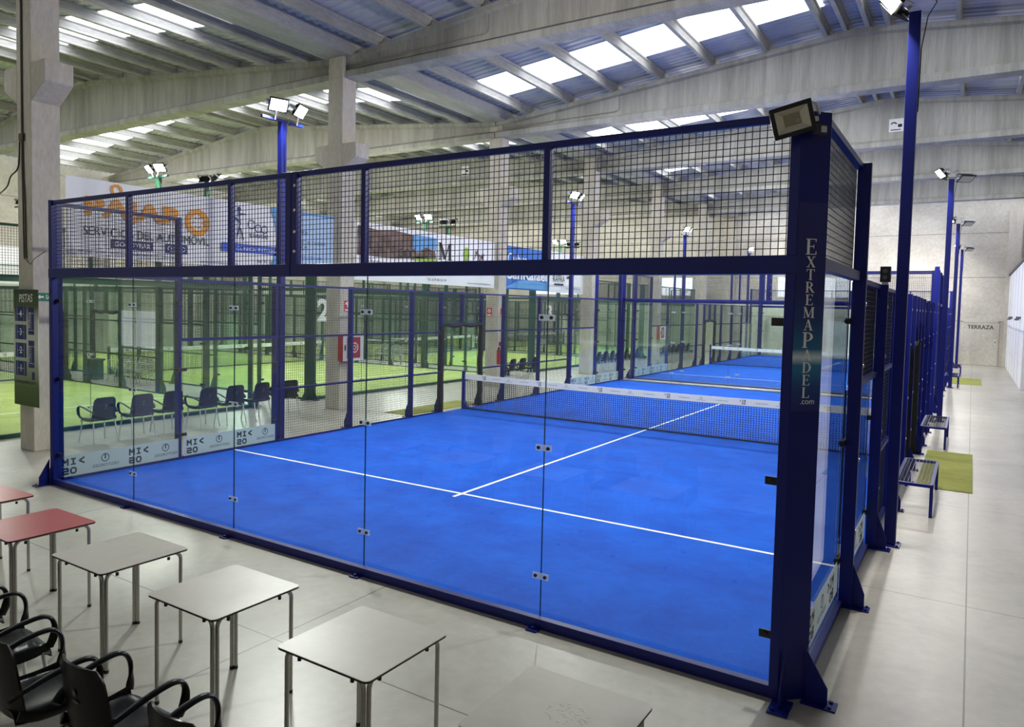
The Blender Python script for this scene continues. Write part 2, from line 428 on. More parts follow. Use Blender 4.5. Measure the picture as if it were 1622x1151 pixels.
# hand-drawn roman capitals for the post lettering (unit height, thick and thin strokes with serifs)
def roman(mb, ch, o, xd, yd, h):
    T, t, s = 0.15, 0.055, 0.05
    o = Vector(o); X, Y = Vector(xd) * h, Vector(yd) * h
    R = lambda x0, y0, x1, y1: rect2(mb, o + X * x0 + Y * y0, X, Y, x1 - x0, y1 - y0)
    S = lambda a, b, w: stroke2(mb, o, X, Y, a, b, w)
    def stem(x, w=T): R(x, 0, x + w, 1); R(x - .07, 0, x + w + .07, s); R(x - .07, 1 - s, x + w + .07, 1)
    def bowl(x, y0, y1, rx):
        n = 16; cy = (y0 + y1) / 2; ry = (y1 - y0) / 2; vs = []; fs = []
        for i in range(n + 1):
            a = -math.pi / 2 + math.pi * i / n
            wi = t + (T * 1.05 - t) * abs(math.cos(a))
            vs += [o + X * (x + (rx - wi) * math.cos(a)) + Y * (cy + (ry - t) * math.sin(a)), o + X * (x + rx * math.cos(a)) + Y * (cy + ry * math.sin(a))]
        for i in range(n): fs.append((2 * i, 2 * i + 1, 2 * i + 3, 2 * i + 2))
        mb.add(vs, fs)
    if ch == 'E':
        stem(.08); R(.2, 0, .62, s); R(.2, 1 - s, .6, 1); R(.2, .49, .48, .49 + s); R(.57, 0, .62, .22); R(.55, .8, .6, 1); R(.44, .4, .48, .64); return .68
    if ch == 'X':
        S((.12, .97), (.6, .03), T); S((.58, .97), (.12, .03), t)
        for x, y in ((0, 0), (.46, 0), (0, 1 - s), (.46, 1 - s)): R(x, y, x + .26, y + s)
        return .72
    if ch == 'T':
        stem(.28); R(.02, 1 - s, .69, 1); R(.02, .78, .07, 1); R(.64, .78, .69, 1); return .71
    if ch == 'R':
        stem(.08); bowl(.23, .46, 1, .36); R(.2, 1 - t, .25, 1); R(.2, .46, .25, .46 + t); S((.36, .49), (.64, .02), T); R(.58, 0, .78, s); return .76
    if ch == 'M':
        R(.1, 0, .155, 1); R(.72, 0, .87, 1); S((.15, .97), (.46, .05), T); S((.74, .97), (.46, .05), t)
        R(.02, 0, .24, s); R(.64, 0, .95, s); R(.02, 1 - s, .2, 1); R(.72, 1 - s, .95, 1); return .97
    if ch == 'A':
        S((.34, 1), (.62, .02), T); S((.34, .97), (.1, .02), t); R(.17, .32, .52, .32 + t); R(0, 0, .22, s); R(.48, 0, .76, s); return .76
    if ch == 'P':
        stem(.08); bowl(.23, .42, 1, .38); R(.2, 1 - t, .25, 1); R(.2, .42, .25, .42 + t); return .64
    if ch == 'D':
        stem(.08); bowl(.23, 0, 1, .5); R(.2, 1 - t, .25, 1); R(.2, 0, .25, t); return .76
    if ch == 'L':
        stem(.08); R(.2, 0, .62, s); R(.57, 0, .62, .24); return .66
    return .3

# ------------------------------------------------------------------ setting: floor, walls, roof
XL, XC, XR = -25.6, -2.4, 18.8           # left columns, middle columns, right columns
YB, YF = -10.0, 42.6                      # back wall, far wall
FRAMES = [-6.0, 1.05, 8.1, 15.1, 22.1, 29.15, 36.2]
def struct(name, mb, mat, parent=None, **k):
    o = mb.build(name, mat, parent, **k)
    if parent is None: o['kind'] = 'structure'
    return o
struct('floor', MB().box(XL - .8, XR + .6, YB - .2, YF + .2, -0.2, 0.0), M['floor'])
struct('wall_far', MB().box(XL - .8, XR + .6, YF, YF + .2, 0, 9.9), M['wall'])
struct('wall_left', MB().box(XL - .8, XL - .6, YB, YF, 0, 9.2), M['wall'])
struct('wall_right', MB().box(XR + .4, XR + .6, YB, YF, 0, 9.2), M['wall'])
struct('wall_back', MB().box(XL - .8, XR + .6, YB - .2, YB, 0, 9.9), M['wall'])

def beam_top(x):
    if x > XC: return 8.65 + .1 * min(x - XC, XR - x)
    return 8.60 + .105 * min(XC - x, x - XL)
ROOFUP = 0.27
# windows in the far and back walls (daylight behind panes; the high back row is added fill light)
def wall_window(n, x0, x1, z0, z1, y, sgn, mt='window'):
    w = struct('window_%d' % n, MB().box(x0, x1, y + sgn * .02, y + sgn * .05, z0, z1), M[mt])
    fr = MB()
    for a, b, c, d in ((x0 - .06, x1 + .06, z0 - .06, z0), (x0 - .06, x1 + .06, z1, z1 + .06), (x0 - .06, x0, z0, z1), (x1, x1 + .06, z0, z1)):
        fr.box(a, b, min(y, y + sgn * .09), max(y, y + sgn * .09), c, d)
    k = int((x1 - x0) / 1.3)
    for i in range(1, k + 1):
        xx = x0 + (x1 - x0) * i / (k + 1); fr.box(xx - .025, xx + .025, min(y, y + sgn * .08), max(y, y + sgn * .08), z0, z1)
    fr.build('window_frame', M['offwhite'], w)
wall_window(1, -16.9, -12.4, 3.65, 4.8, YF, -1)
wall_window(2, -7.3, -4.75, 3.65, 4.8, YF, -1)
wall_window(3, .7, 5.1, 3.65, 4.8, YF, -1)
wall_window(4, -16.0, -13.4, .9, 2.2, YB, 1)
for i_, x_ in enumerate((-17.0, -9.0, -1.0, 5.5, 12.0)): wall_window(30 + i_, x_, x_ + 5.4, 4.4, 6.2, YB, 1, 'window_fill')  # unseen row added behind the camera as soft front fill

# roof bays: corrugated sheet on purlins, one translucent strip across every bay
def corrug(x0, x1, z0, z1, y0, y1):
    mb = MB(); n = max(2, int(round((y1 - y0) / 0.25))); vs = []; prof = []
    for i in range(n):
        a = y0 + (y1 - y0) * i / n; p = (y1 - y0) / n
        prof += [(a, 0.0), (a + p * .42, 0.0), (a + p * .55, .035), (a + p * .87, .035)]
    prof.append((y1, 0.0))
    for y, dz in prof: vs += [(x0, y, z0 + dz), (x1, y, z1 + dz)]
    return mb.add(vs, [(2 * i, 2 * i + 1, 2 * i + 3, 2 * i + 2) for i in range(len(prof) - 1)])
purlin_cache = {}
ys = FRAMES + [YF]
wn = 5
for bi in range(len(ys) - 1):
    y0, y1 = ys[bi], ys[bi + 1]
    for side in (0, 1):
        xa, xb = (XC, XR) if side == 0 else (XL, XC)
        ridge = (xa + xb) / 2
        zs = beam_top(xa + (.001 if side == 0 else .001)) + ROOFUP; zr = beam_top(ridge) + ROOFUP
        if side == 1: zs = beam_top(XC - .001) + ROOFUP
        s0, s1 = y0 + 3.95, y0 + 5.6
        if side == 1: s0, s1 = y0 + 3.1, y0 + 4.6
        solid = side == 0 and bi in (0, 1)  # unseen strip in the first left bay is added to light the columns
        if solid: s0 = s1 = y0 + 4.0
        mb = MB()
        for (p, q, zp, zq) in ((xa, ridge, zs, zr), (ridge, xb, zr, zs)):
            for (a, b) in ((y0, s0), (s1, y1)): mb.merge(corrug(p, q, zp, zq, a, b), Matrix())
            e = .55; t = e / (ridge - xa)             # solid sheet closing both ends of the strip
            if solid: continue
            if p == xa:
                mb.merge(corrug(p, p + 1.1, zp, zp + (zq - zp) * 2 * t, s0, s1), Matrix()); mb.merge(corrug(q - e, q, zq - (zq - zp) * t, zq, s0, s1), Matrix())
            else:
                mb.merge(corrug(p, p + e, zp, zp + (zq - zp) * t, s0, s1), Matrix()); mb.merge(corrug(q - 1.1, q, zq - (zq - zp) * 2 * t, zq, s0, s1), Matrix())
        ce = struct('ceiling', mb, M['roof'])
        L = y1 - y0
        n = 7
        xs = []
        for i in range(n):
            d = 1.2 + i * 1.45
            xs += [xa + d, xb - d]
        xs += [ridge - .25, ridge + .25]
        for x in xs:
            zt = beam_top(x)
            key = round(L, 2)
            if key not in purlin_cache:
                pm = MB().prism([(-.05, 0, 0), (.05, 0, 0), (.05, 0, .03), (.035, 0, .06), (.035, 0, .19), (.07, 0, .22), (.07, 0, .265), (-.07, 0, .265), (-.07, 0, .22), (-.035, 0, .19), (-.035, 0, .06), (-.05, 0, .03)], (0, L - .02, 0))
                po = pm.build('purlin', M['purlin'], ce); po.location = (x, y0 + .01, zt - .005); purlin_cache[key] = po
            else:
                po = purlin_cache[key].copy(); col.objects.link(po); po.parent = ce; po.location = (x, y0 + .01, zt - .005)
        if solid: continue
        sk = MB(); w = ridge - xa
        for (p, q, zp, zq) in ((xa + 1.1, ridge - .55, zs + (zr - zs) * 1.1 / w, zr - (zr - zs) * .55 / w), (ridge + .55, xb - 1.1, zr - (zr - zs) * .55 / w, zs + (zr - zs) * 1.1 / w)):
            sk.prism([(p, s0, zp), (q, s0, zq), (q, s1, zq), (p, s1, zp)], (0, 0, .02))
        struct('window_%d' % wn, sk, M['skylight']); wn += 1
# roof over the strip behind the first frame
for (xa, xb) in ((XC, XR), (XL, XC)):
    ridge = (xa + xb) / 2; zs = 8.65 + ROOFUP; zr = beam_top(ridge) + ROOFUP
    mb = corrug(xa, ridge, zs, zr, YB, FRAMES[0]); mb.merge(corrug(ridge, xb, zr, zs, YB, FRAMES[0]), Matrix())
    struct('ceiling', mb, M['roof'])

# tapered concrete roof beams, one per frame and span
def beam_mesh(xa, xb):
    mb = MB(); ridge = (xa + xb) / 2
    X = [xa + .02, ridge, xb - .02]
    ref = [8.65, beam_top(ridge), 8.65]
    secs = []
    for x, zt in zip(X, ref):
        prof = [(-.24, 8.15), (.24, 8.15), (.24, 8.30), (.09, 8.40), (.09, zt - .16), (.19, zt - .12), (.19, zt), (-.19, zt), (-.19, zt - .12), (-.09, zt - .16), (-.09, 8.40), (-.24, 8.30)]
        secs.append([(x, y, z) for y, z in prof])
    n = 12; vs = [p for s in secs for p in s]; fs = [tuple(reversed(range(n))), tuple(2 * n + k for k in range(n))]
    for i in range(2):
        for k in range(n): fs.append((i * n + k, i * n + (k + 1) % n, (i + 1) * n + (k + 1) % n, (i + 1) * n + k))
    return mb.add(vs, fs)
bR = bL = None
for y in FRAMES:
    if bR is None:
        bR = struct('roof_beam', beam_mesh(XC, XR), M['beam']); bL = struct('roof_beam', beam_mesh(XL, XC), M['beam'])
        bR.location.y = y; bL.location.y = y
    else:
        for b in (bR, bL):
            c = b.copy(); col.objects.link(c); c.location.y = y
# valley gutter over the middle columns
struct('trim_1', MB().prism([(XC - .42, YB, 8.66), (XC + .42, YB, 8.66), (XC + .52, YB, 9.0), (XC + .44, YB, 9.0), (XC + .36, YB, 8.74), (XC - .36, YB, 8.74), (XC - .44, YB, 9.0), (XC - .52, YB, 9.0)], (0, YF - YB, 0)), M['purlin'])

# columns with crane corbels
COLS = [(-2.66, 1.08), (-2.42, 8.02), (-2.42, 15.2), (-2.2, 21.75), (-2.1, 28.9), (-2.1, 36.0)]
def column_mb():
    mb = MB().box(-.245, .245, -.235, .235, 0, 8.15)
    mb.box(-.245, .245, -.235, -.13, 8.15, 8.66); mb.box(-.245, .245, .13, .235, 8.15, 8.66)
    for s in (-1, 1):
        mb.prism([(s * .245, -.234, 5.92), (s * .70, -.234, 6.2), (s * .70, -.234, 6.55), (s * .245, -.234, 6.55)], (0, .468, 0))
    return mb
CL = ['concrete column with conduits, carrying the green court plan board', 'concrete column carrying the red fire hose cabinet nearest the camera',
      'concrete column behind the near net, with two small red fire signs', 'concrete column between the two blue courts, beside the white text banner',
      'concrete column beyond the gap between the blue courts, with the far hose cabinet', 'farthest concrete column beside the second blue court']
c0 = None
for (x, y), lb in zip(COLS, CL):
    if c0 is None: c0 = column_mb().build('concrete_column', M['column'], bevel=0.015); o = c0
    else: o = c0.copy(); col.objects.link(o)
    o.location = (x, y, 0); tag(o, lb, 'column', 'columns between the blue and green courts', 'structure')
for x in (XL, XR):
    for y in FRAMES[1:]:
        o = c0.copy(); col.objects.link(o); o.location = (x, y, 0); o['label'] = 'concrete column along a side wall of the hall'; o['kind'] = 'structure'; o['group'] = 'columns along the side walls'
struct('trim_2', MB().box(12.35, 12.95, YF - .3, YF, 0, 8.5), M['column'])
struct('trim_3', MB().box(-2.7, -2.0, YF - .3, YF, 0, 8.5), M['column'])

# white office block along the right
blk = thing('office_block', (12.5, 27.6, 0), 'long white panelled booth along the right wall', 'booth')
MB().box(0, 5.6, 0, 14.9, 0, 4.85).build('wall_panel', M['white'], blk, bevel=0.02)
MB().box(-.05, 5.6, -.05, 14.9, 4.85, 4.95).build('roof_flashing', M['darkcap'], blk)
for k in range(1, 6): MB().box(-.004, 0, k * 2.5 - .006, k * 2.5 + .006, .0, 4.85).build('panel_joint', M['inkgrey'], blk)
for y in (2.0, 9.0):
    a = MB().box(-.16, 0, y - .12, y + .12, 2.6, 2.7); a.box(-.2, -.06, y - .16, y + .16, 2.55, 2.62)
    a.build('wall_lamp', M['inkgrey'], blk)

# door and lettering on the far wall
d = struct('door_1', MB().box(10.5, 12.1, YF - .04, YF, 0, 2.35), M['wall'])
MB().box(10.44, 10.5, YF - .06, YF, 0, 2.4).box(12.1, 12.16, YF - .06, YF, 0, 2.4).box(10.44, 12.16, YF - .06, YF, 2.35, 2.41).build('door_frame', M['column'], d)
d2 = struct('door_2', MB().box(3.6, 5.2, YF - .05, YF, 0, 2.2), M['offwhite'])
mb = text(MB(), 'TERRAZA', (10.72, YF - .045, 1.99), (1, 0, 0), (0, 0, 1), h=.21, w=1.2, bold=.012)
tag(mb.build('wall_lettering', M['ink']), 'black TERRAZA lettering on the far concrete wall', 'lettering')
mb = text(MB(), 'VESTUARIOS', (3.7, YF - .012, 2.3), (1, 0, 0), (0, 0, 1), h=.2, w=1.3, bold=.01)
sw = thing('wall_switch', (12.0, YF - .045, 1.18), 'small light switch box beside the terrace door', 'switch')
MB().box(-.05, .05, -.03, 0, 0, .22).build('housing', M['offwhite'], sw); MB().box(-.025, .025, -.04, -.03, .04, .18).build('rocker', M['inkgrey'], sw)

# ------------------------------------------------------------------ padel courts
def wires(axis, a0, a1, z0, z1, c, step=.05, r=.0027):
    """welded mesh in the plane where the other axis = c"""
    mb = MB()
    def bx(a, b, za, zb):
        if axis == 0: mb.box(a, b, c - r, c + r, za, zb)
        else: mb.box(c - r, c + r, a, b, za, zb)
    n = max(1, int(round((a1 - a0) / step)))
    for i in range(n + 1):
        a = a0 + (a1 - a0) * i / n; bx(a - r, a + r, z0, z1)
    n = max(1, int(round((z1 - z0) / step)))
    for i in range(n + 1):
        z = z0 + (z1 - z0) * i / n; bx(a0, a1, z - r, z + r)
    return mb

def block(mb, chars, o, xd, yd, w, h, t):
    """heavy block capitals I M O S and the arrow mark; each letter w wide, h tall"""
    o, xd, yd = Vector(o), Vector(xd), Vector(yd)
    for ch in chars:
        r = lambda x, y, a, b: rect2(mb, o + xd * x + yd * y, xd, yd, a, b)
        k = lambda a, b: stroke2(mb, o, xd, yd, a, b, t)
        if ch == 'I': r(w / 2 - t / 2, 0, t, h); r(w * .12, 0, w * .76, t * .8); r(w * .12, h - t * .8, w * .76, t * .8)
        elif ch == 'M': r(0, 0, t, h); r(w - t, 0, t, h); k((t * .5, h * .97), (w / 2, h * .4)); k((w - t * .5, h * .97), (w / 2, h * .4))
        elif ch == 'O': r(0, t * .7, t, h - t * 1.4); r(w - t, t * .7, t, h - t * 1.4); r(t * .6, 0, w - t * 1.2, t); r(t * .6, h - t, w - t * 1.2, t)
        elif ch == 'S': r(0, 0, w - t * .5, t); r(0, h / 2 - t / 2, w, t); r(t * .4, h - t, w - t * .4, t); r(w - t, t * .5, t, h / 2 - t * .5); r(0, h / 2, t, h / 2 - t * .5)
        elif ch == '>': k((0, h * .92), (w * .8, h * .5)); k((0, h * .08), (w * .8, h * .5))
        o = o + xd * (w * 1.18)
    return mb

def sponsor_letters(mb, org, xd, yd, h, sgn):
    """the black sponsor marks of a 2 m strip; org is the strip's lower corner at local y = 0"""
    org, xd, yd = Vector(org), Vector(xd), Vector(yd); Yv = Vector((0, 1, 0))
    for k in range(2):
        if sgn < 0: pi, pp = org + Yv * (.43 + 1.0 * k), org + Yv * (.95 + .99 * k)
        else: pi, pp = org + Yv * (.45 + .95 * k), org + Yv * (.92 + .95 * k)
        block(mb, '>IM', pi + yd * (h * .53), xd, yd, .095, h * .32, .026)
        block(mb, 'OS', pi + xd * .112 + yd * (h * .11), xd, yd, .095, h * .32, .026)
        if sgn > 0 and k == 1: continue
        text(mb, 'GESTORDES', pp + yd * (h * .22), xd, yd, h=h * .14, w=.4)
        cc = pp + xd * .21 + yd * (h * .64)
        ring2(mb, cc, xd, yd, h * .2, h * .04, 100, 440)
        rect2(mb, cc - xd * .01 - yd * (h * .06), xd, yd, .02, h * .26)
    return mb

def pane(mb, root, gl):
    g = mb.build('glass_pane', gl, root); g.data.materials.append(M['glass_edge'])
    d = g.dimensions; v = [q.co for q in g.data.vertices]
    thin = 0 if (max(q.x for q in v) - min(q.x for q in v)) < .05 else 1
    for p in g.data.polygons:
        if abs(p.normal[thin]) < .5: p.material_index = 1
    return g

def build_court(style):
    st, wr, gl = (M['blue'], M['wire_blue'], M['glass'])
    root = thing('padel_court', (0, 0, 0), 'x', 'padel court enclosure')
    B = lambda mb, n, m, **k: mb.build(n, m, root, **k)
    # ---- end walls
    for yb, s in ((0.0, -1), (20.0, 1)):
        def bx(mb, x0, x1, d0, d1, z0, z1):
            return mb.box(x0, x1, min(yb + s * d0, yb + s * d1), max(yb + s * d0, yb + s * d1), z0, z1)
        B(bx(MB(), .06, 9.94, .005, .075, 0, .085 if yb < 1 else .03), 'base_rail', st, bevel=.004)
        B(bx(MB(), .06, 9.94, -.035, .004, .0, .05), 'glass_channel', M['steel'])
        for i in range(5):
            g = bx(MB(), 2 * i + .003 + (.03 if i == 0 else 0), 2 * i + 1.997 - (.03 if i == 4 else 0), -.012, 0, .05, 2.99)
            pane(g, root, gl)
        B(bx(MB(), .06, 4.995, .0, .085, 2.925, 3.05), 'transom', st, bevel=.004)
        B(bx(MB(), 5.005, 9.94, .0, .085, 2.925, 3.05), 'transom', st, bevel=.004)
        B(bx(MB(), .06, 9.94, .01, .06, 3.945, 3.995), 'top_rail', st, bevel=.004)
        for x in (2, 4, 6, 8): B(bx(MB(), x - .028, x + .028, .012, .07, 3.05, 3.945), 'mesh_post', st)
        for x in (4.955, 5.045):
            B(bx(MB(), x - .04, x + .04, .01, .075, 3.05, 3.97), 'mesh_post', st)
        for z in (3.18, 3.38, 3.6, 3.85): B(MB().disc((5.06, yb + s * .075, z), (0, s, 0), .016, .012, 8), 'flange_bolt', M['zinc'])
        xs = [.06, 2, 4, 5, 6, 8, 9.94]
        for a, b in zip(xs[:-1], xs[1:]):
            B(wires(0, a, b, 3.05, 3.96, yb + s * .005), 'mesh_panel', wr)
        for x in (2, 4, 6, 8):
            for z in (.42, 1.5, 2.58):
                pl = B(bx(MB(), x - .075, x + .075, .0, .008, z - .026, z + .026), 'clip_plate', M['plate'])
                for dx in (-.045, .045): MB().disc((x + dx, yb + s * .006, z), (0, s, 0), .015, .014, 10).build('clip_bolt', M['dark'], pl)
        for x in (2, 4, 6, 8):
            f = bx(MB(), x - .05, x + .05, .06, .15, 0, .012); f.disc((x, yb + s * .115, .01), (0, 0, 1), .016, .02, 8)
            B(f, 'floor_bracket', st)
    # ---- corner posts: folded plate, chamfered at 45 degrees
    for cx, sx in ((0, -1), (10, 1)):
        for cy, sy in ((0, -1), (20, 1)):
            P = lambda x, y: (cx + sx * x, cy + sy * y)
            pts = [P(-.14, .0), P(-.14, .075), P(-.075, .085), P(.085, -.075), P(.075, -.14), P(.0, -.14), P(.0, -.03), P(-.03, .0)]
            cpst = B(MB().prism([(x, y, 0) for x, y in pts], (0, 0, 4.0)), 'corner_post', st, bevel=.003)
            f = MB()
            for (ax, ay, bx_, by) in ((-.04, .08, -.04, .22), (.08, -.04, .22, -.04)):
                q0, q1 = P(ax, ay), P(bx_, by)
                dn = Vector((q1[1] - q0[1], -(q1[0] - q0[0]), 0)).normalized() * .006
                f.prism([Vector((q0[0], q0[1], .012)) - dn, Vector((q1[0], q1[1], .012)) - dn, Vector((q1[0], q1[1], .12)) - dn, Vector((q0[0], q0[1], .36)) - dn], dn * 2)
                m_ = Vector(((q0[0] + q1[0]) / 2, (q0[1] + q1[1]) / 2, 0)); a_ = Vector((q1[0] - q0[0], q1[1] - q0[1], 0)).normalized(); b_ = Vector((-a_.y, a_.x, 0))
                c1 = m_ + a_ * .01
                f.prism([c1 - a_ * .1 - b_ * .065, c1 + a_ * .12 - b_ * .065, c1 + a_ * .12 + b_ * .065, c1 - a_ * .1 + b_ * .065], (0, 0, .012))
                for k in (-.04, .04): f.disc(c1 + a_ * .08 + b_ * k + Vector((0, 0, .012)), (0, 0, 1), .013, .014, 8)
            f.build('foot_gusset', st, cpst)
            for z in (.42, 1.5, 2.6):
                q = MB()
                x0, y0 = P(-.23, .018); x1, y1 = P(-.13, .0); q.box(min(x0, x1), max(x0, x1), min(y0, y1), max(y0, y1), z - .028, z + .028)
                q.disc(P(-.19, .016) + (z,), (0, sy, 0), .017, .012, 8)
                B(q, 'corner_clamp', M['dark'])
    # ---- side walls
    for xb, s in ((0.0, -1), (10.0, 1)):
        def bx(mb, d0, d1, y0, y1, z0, z1):
            return mb.box(min(xb + s * d0, xb + s * d1), max(xb + s * d0, xb + s * d1), y0, y1, z0, z1)
        def post(y, h, z0=0.0, foot=True):
            p = B(bx(MB(), .015, .125, y - .03, y + .03, z0, h), 'post', st, bevel=.003)
            for z in (.7, 1.35, 2.2, 2.75):
                if z0 < z < h and style == 'sponsor': MB().disc((xb + s * .125, y, z), (s, 0, 0), .018, .008, 10).build('post_bolt', M['zinc'], p)
            if foot:
                f = bx(MB(), .02, .27, y - .065, y + .065, 0, .012)
                f.prism([(xb + s * .125, y - .006, .012), (xb + s * .225, y - .006, .012), (xb + s * .225, y - .006, .14), (xb + s * .125, y - .006, .4)], (0, .012, 0))
                for k in (-.04, .04): f.disc((xb + s * .245, y + k, .012), (0, 0, 1), .012, .014, 8)
                f.build('foot_gusset', st, p)
        for y in (2, 18): post(y, 4.0)
        for y in (4, 6, 8, 12, 14, 16): post(y, 3.0)
        for y in (9.12, 10.88): post(y, 3.0)
        post(10, 3.0, 2.2, False)
        for e in (0, 1):
            Y = (lambda a, b: (a, b)) if e == 0 else (lambda a, b: (20 - b, 20 - a))
            y0, y1 = Y(.05, 1.97); pane(bx(MB(), -.012, 0, y0, y1, .05, 2.99), root, gl)
            y0, y1 = Y(2.03, 3.97); pane(bx(MB(), -.012, 0, y0, y1, .05, 1.97), root, gl)
            y0, y1 = Y(.1, 1.97)
            B(bx(MB(), .01, .08, y0, y1, 2.96, 3.04), 'transom', st); B(bx(MB(), .01, .06, y0, y1, 3.945, 3.995), 'top_rail', st)
            y0, y1 = Y(.06, 1.97); B(wires(1, y0, y1, 3.04, 3.95, xb + s * .006), 'mesh_panel', wr)
            y0, y1 = Y(2.03, 3.97)
            B(bx(MB(), .01, .06, y0, y1, 1.97, 2.02), 'rail', st); B(bx(MB(), .01, .06, y0, y1, 2.95, 3.0), 'top_rail', st)
            B(wires(1, y0, y1, 2.02, 2.95, xb + s * .006), 'mesh_panel', wr)
            y0, y1 = Y(.06, 3.97); B(bx(MB(), .0, .05, y0, y1, 0, .05), 'base_rail', st)
            for a, b in ((4.03, 5.97), (6.03, 7.97), (8.03, 9.09)):
                y0, y1 = Y(a, b)
                B(wires(1, y0, y1, .04, 2.95, xb + s * .006, .05, .0021), 'mesh_panel', wr)
                for z in (.98, 1.97, 2.95): B(bx(MB(), .012, .06, y0, y1, z, z + .04), 'rail', st)
                B(bx(MB(), .0, .05, y0, y1, 0, .04), 'base_rail', st)
            y0, y1 = Y(9.15, 9.97)
            B(wires(1, y0, y1, 2.22, 2.95, xb + s * .006), 'mesh_panel', wr); B(bx(MB(), .012, .06, y0, y1, 2.95, 2.99), 'rail', st)
            y0, y1 = Y(9.15, 10.0); B(bx(MB(), .012, .06, y0, y1, 2.18, 2.22), 'rail', st)
            for z in (.42, 1.5, 2.6):
                y0, y1 = Y(1.9, 2.1)
                if z > 2: y0, y1 = Y(1.9, 2.0)
                q = bx(MB(), -.02, .015, y0, y1, z - .025, z + .025)
                for yy in (y0 + .03, y1 - .03): q.disc((xb - s * .02, yy, z), (-s, 0, 0), .014, .012, 8)
                B(q, 'glass_clamp', M['dark'])
            for z in (.42, 1.5):
                y0, y1 = Y(3.9, 4.0); B(bx(MB(), -.02, .015, y0, y1, z - .025, z + .025), 'glass_clamp', M['dark'])
            if style == 'sponsor':
                zz = (.045, .36) if s < 0 else (.13, .42)
                for a in (0.06, 2.06):
                    y0, y1 = Y(a, a + 1.9)
                    stp = B(bx(MB(), .001, .003, y0, y1, zz[0], zz[1]), 'sponsor_strip', M['film'])
                    lt = MB(); h = zz[1] - zz[0]
                    if s > 0: sponsor_letters(lt, (xb + .0045, a - .06 if e == 0 else 20 - a - 1.94, zz[0]), (0, 1, 0), (0, 0, 1), h, 1)
                    else: sponsor_letters(lt, (xb - .0005, a - .06 if e == 0 else 20 - a - 1.94, zz[0]), (0, -1, 0), (0, 0, 1), h, -1)
                    lt.build('sponsor_lettering', M['ink'], stp)
        # padded gate frame
        for y in (9.14, 10.86):
            pts = [(xb + s * .05 + random.uniform(-.012, .012), y + random.uniform(-.012, .012), z) for z in [0.02 + k * .2 for k in range(11)]] + [(xb + s * .05, y, 2.14)]
            B(MB().tube(pts, .075, 10), 'gate_padding', M['pad'], smooth=True)
        pts = [(xb + s * .05, 9.14 + 1.72 * k / 8, 2.16 + .025 * math.sin(k * 1.9)) for k in range(9)]
        B(MB().tube(pts, .055, 10), 'gate_padding', M['pad'], smooth=True)
    return root

def build_turf(mat):
    t = thing('court_turf', (0, 0, 0), 'x', 'artificial turf')
    MB().box(.005, 9.995, .04, 19.96, 0.001, .012).build('turf', mat, t)
    for y in (3.05, 16.95): MB().box(.0, 10.0, y - .026, y + .026, .012, .0135).build('service_line', M['line'], t)
    MB().box(4.975, 5.025, 2.85, 17.15, .0122, .0138).build('centre_line', M['line'], t)
    return t

def build_net(sponsor):
    n = thing('court_net', (0, 10, 0), 'x', 'net')
    sag = lambda x: .92 - .045 * (1 - ((x - 5) / 5) ** 2)
    for x in (0.0, 10.0):
        s = 1 if x == 0 else -1
        p = MB().box(x + s * .03 - .035, x + s * .03 + .035, -.035, .035, .0142, .98)
        po = p.build('net_post', M['blue'], n, bevel=.004)
        MB().prism([(x + s * .065, -.05, .0142), (x + s * .2, -.05, .0142), (x + s * .2, -.05, .06), (x + s * .065, -.05, .22)], (0, .1, 0)).build('post_foot', M['blue'], po)
    mb = MB(); N = 184
    for i in range(N + 1):
        x = .1 + 9.8 * i / N; mb.bar((x, 0, .02), (x, 0, sag(x) - .06), .0085, .006, (0, 1, 0))
    for k in range(17):
        f = k / 17
        for i in range(20):
            xa, xb = .1 + 9.8 * i / 20, .1 + 9.8 * (i + 1) / 20
            mb.bar((xa, 0, .02 + f * (sag(xa) - .08)), (xb, 0, .02 + f * (sag(xb) - .08)), .0085, .006)
    mb.build('net_mesh', M['net'], n)
    mb = MB()
    for i in range(20):
        xa, xb = .08 + 9.84 * i / 20, .08 + 9.84 * (i + 1) / 20
        mb.prism([(xa, -.006, sag(xa) - .145), (xb, -.006, sag(xb) - .145), (xb, -.006, sag(xb)), (xa, -.006, sag(xa))], (0, .012, 0))
    bd = mb.build('net_band', M['band'], n)
    mb = MB()
    for f in (-1, 1):
        xd = (1, 0, 0) if f < 0 else (-1, 0, 0)
        for i in range(12):
            x = .6 + .8 * i
            z = sag(x) - .12; y = f * .0075
            if i % 2 == 0:
                block(mb, '>IM', (x, y, z + .052), xd, (0, 0, 1), .036, .046, .011); block(mb, 'OS', (x + .042 * (-f), y, z), xd, (0, 0, 1), .036, .046, .011)
            else:
                ring2(mb, (x, y, z + .065), xd, (0, 0, 1), .028, .007, 100, 440, 14); text(mb, 'GESTORDES', (x - .09 * (-f), y, z + .012), xd, (0, 0, 1), h=.018, w=.18)
            text(mb, 'EXTREMAPADEL', (x + .32 * (-f), y, z + .035), xd, (0, 0, 1), h=.022, w=.24)
    mb.build('band_lettering', M['inkgrey'], bd)
    mb = MB()
    for i in range(20):
        xa, xb = .1 + 9.8 * i / 20, .1 + 9.8 * (i + 1) / 20
        mb.bar((xa, 0, .031), (xb, 0, .031), .02, .03)
    mb.build('bottom_cord', M['net'], n)
    return n

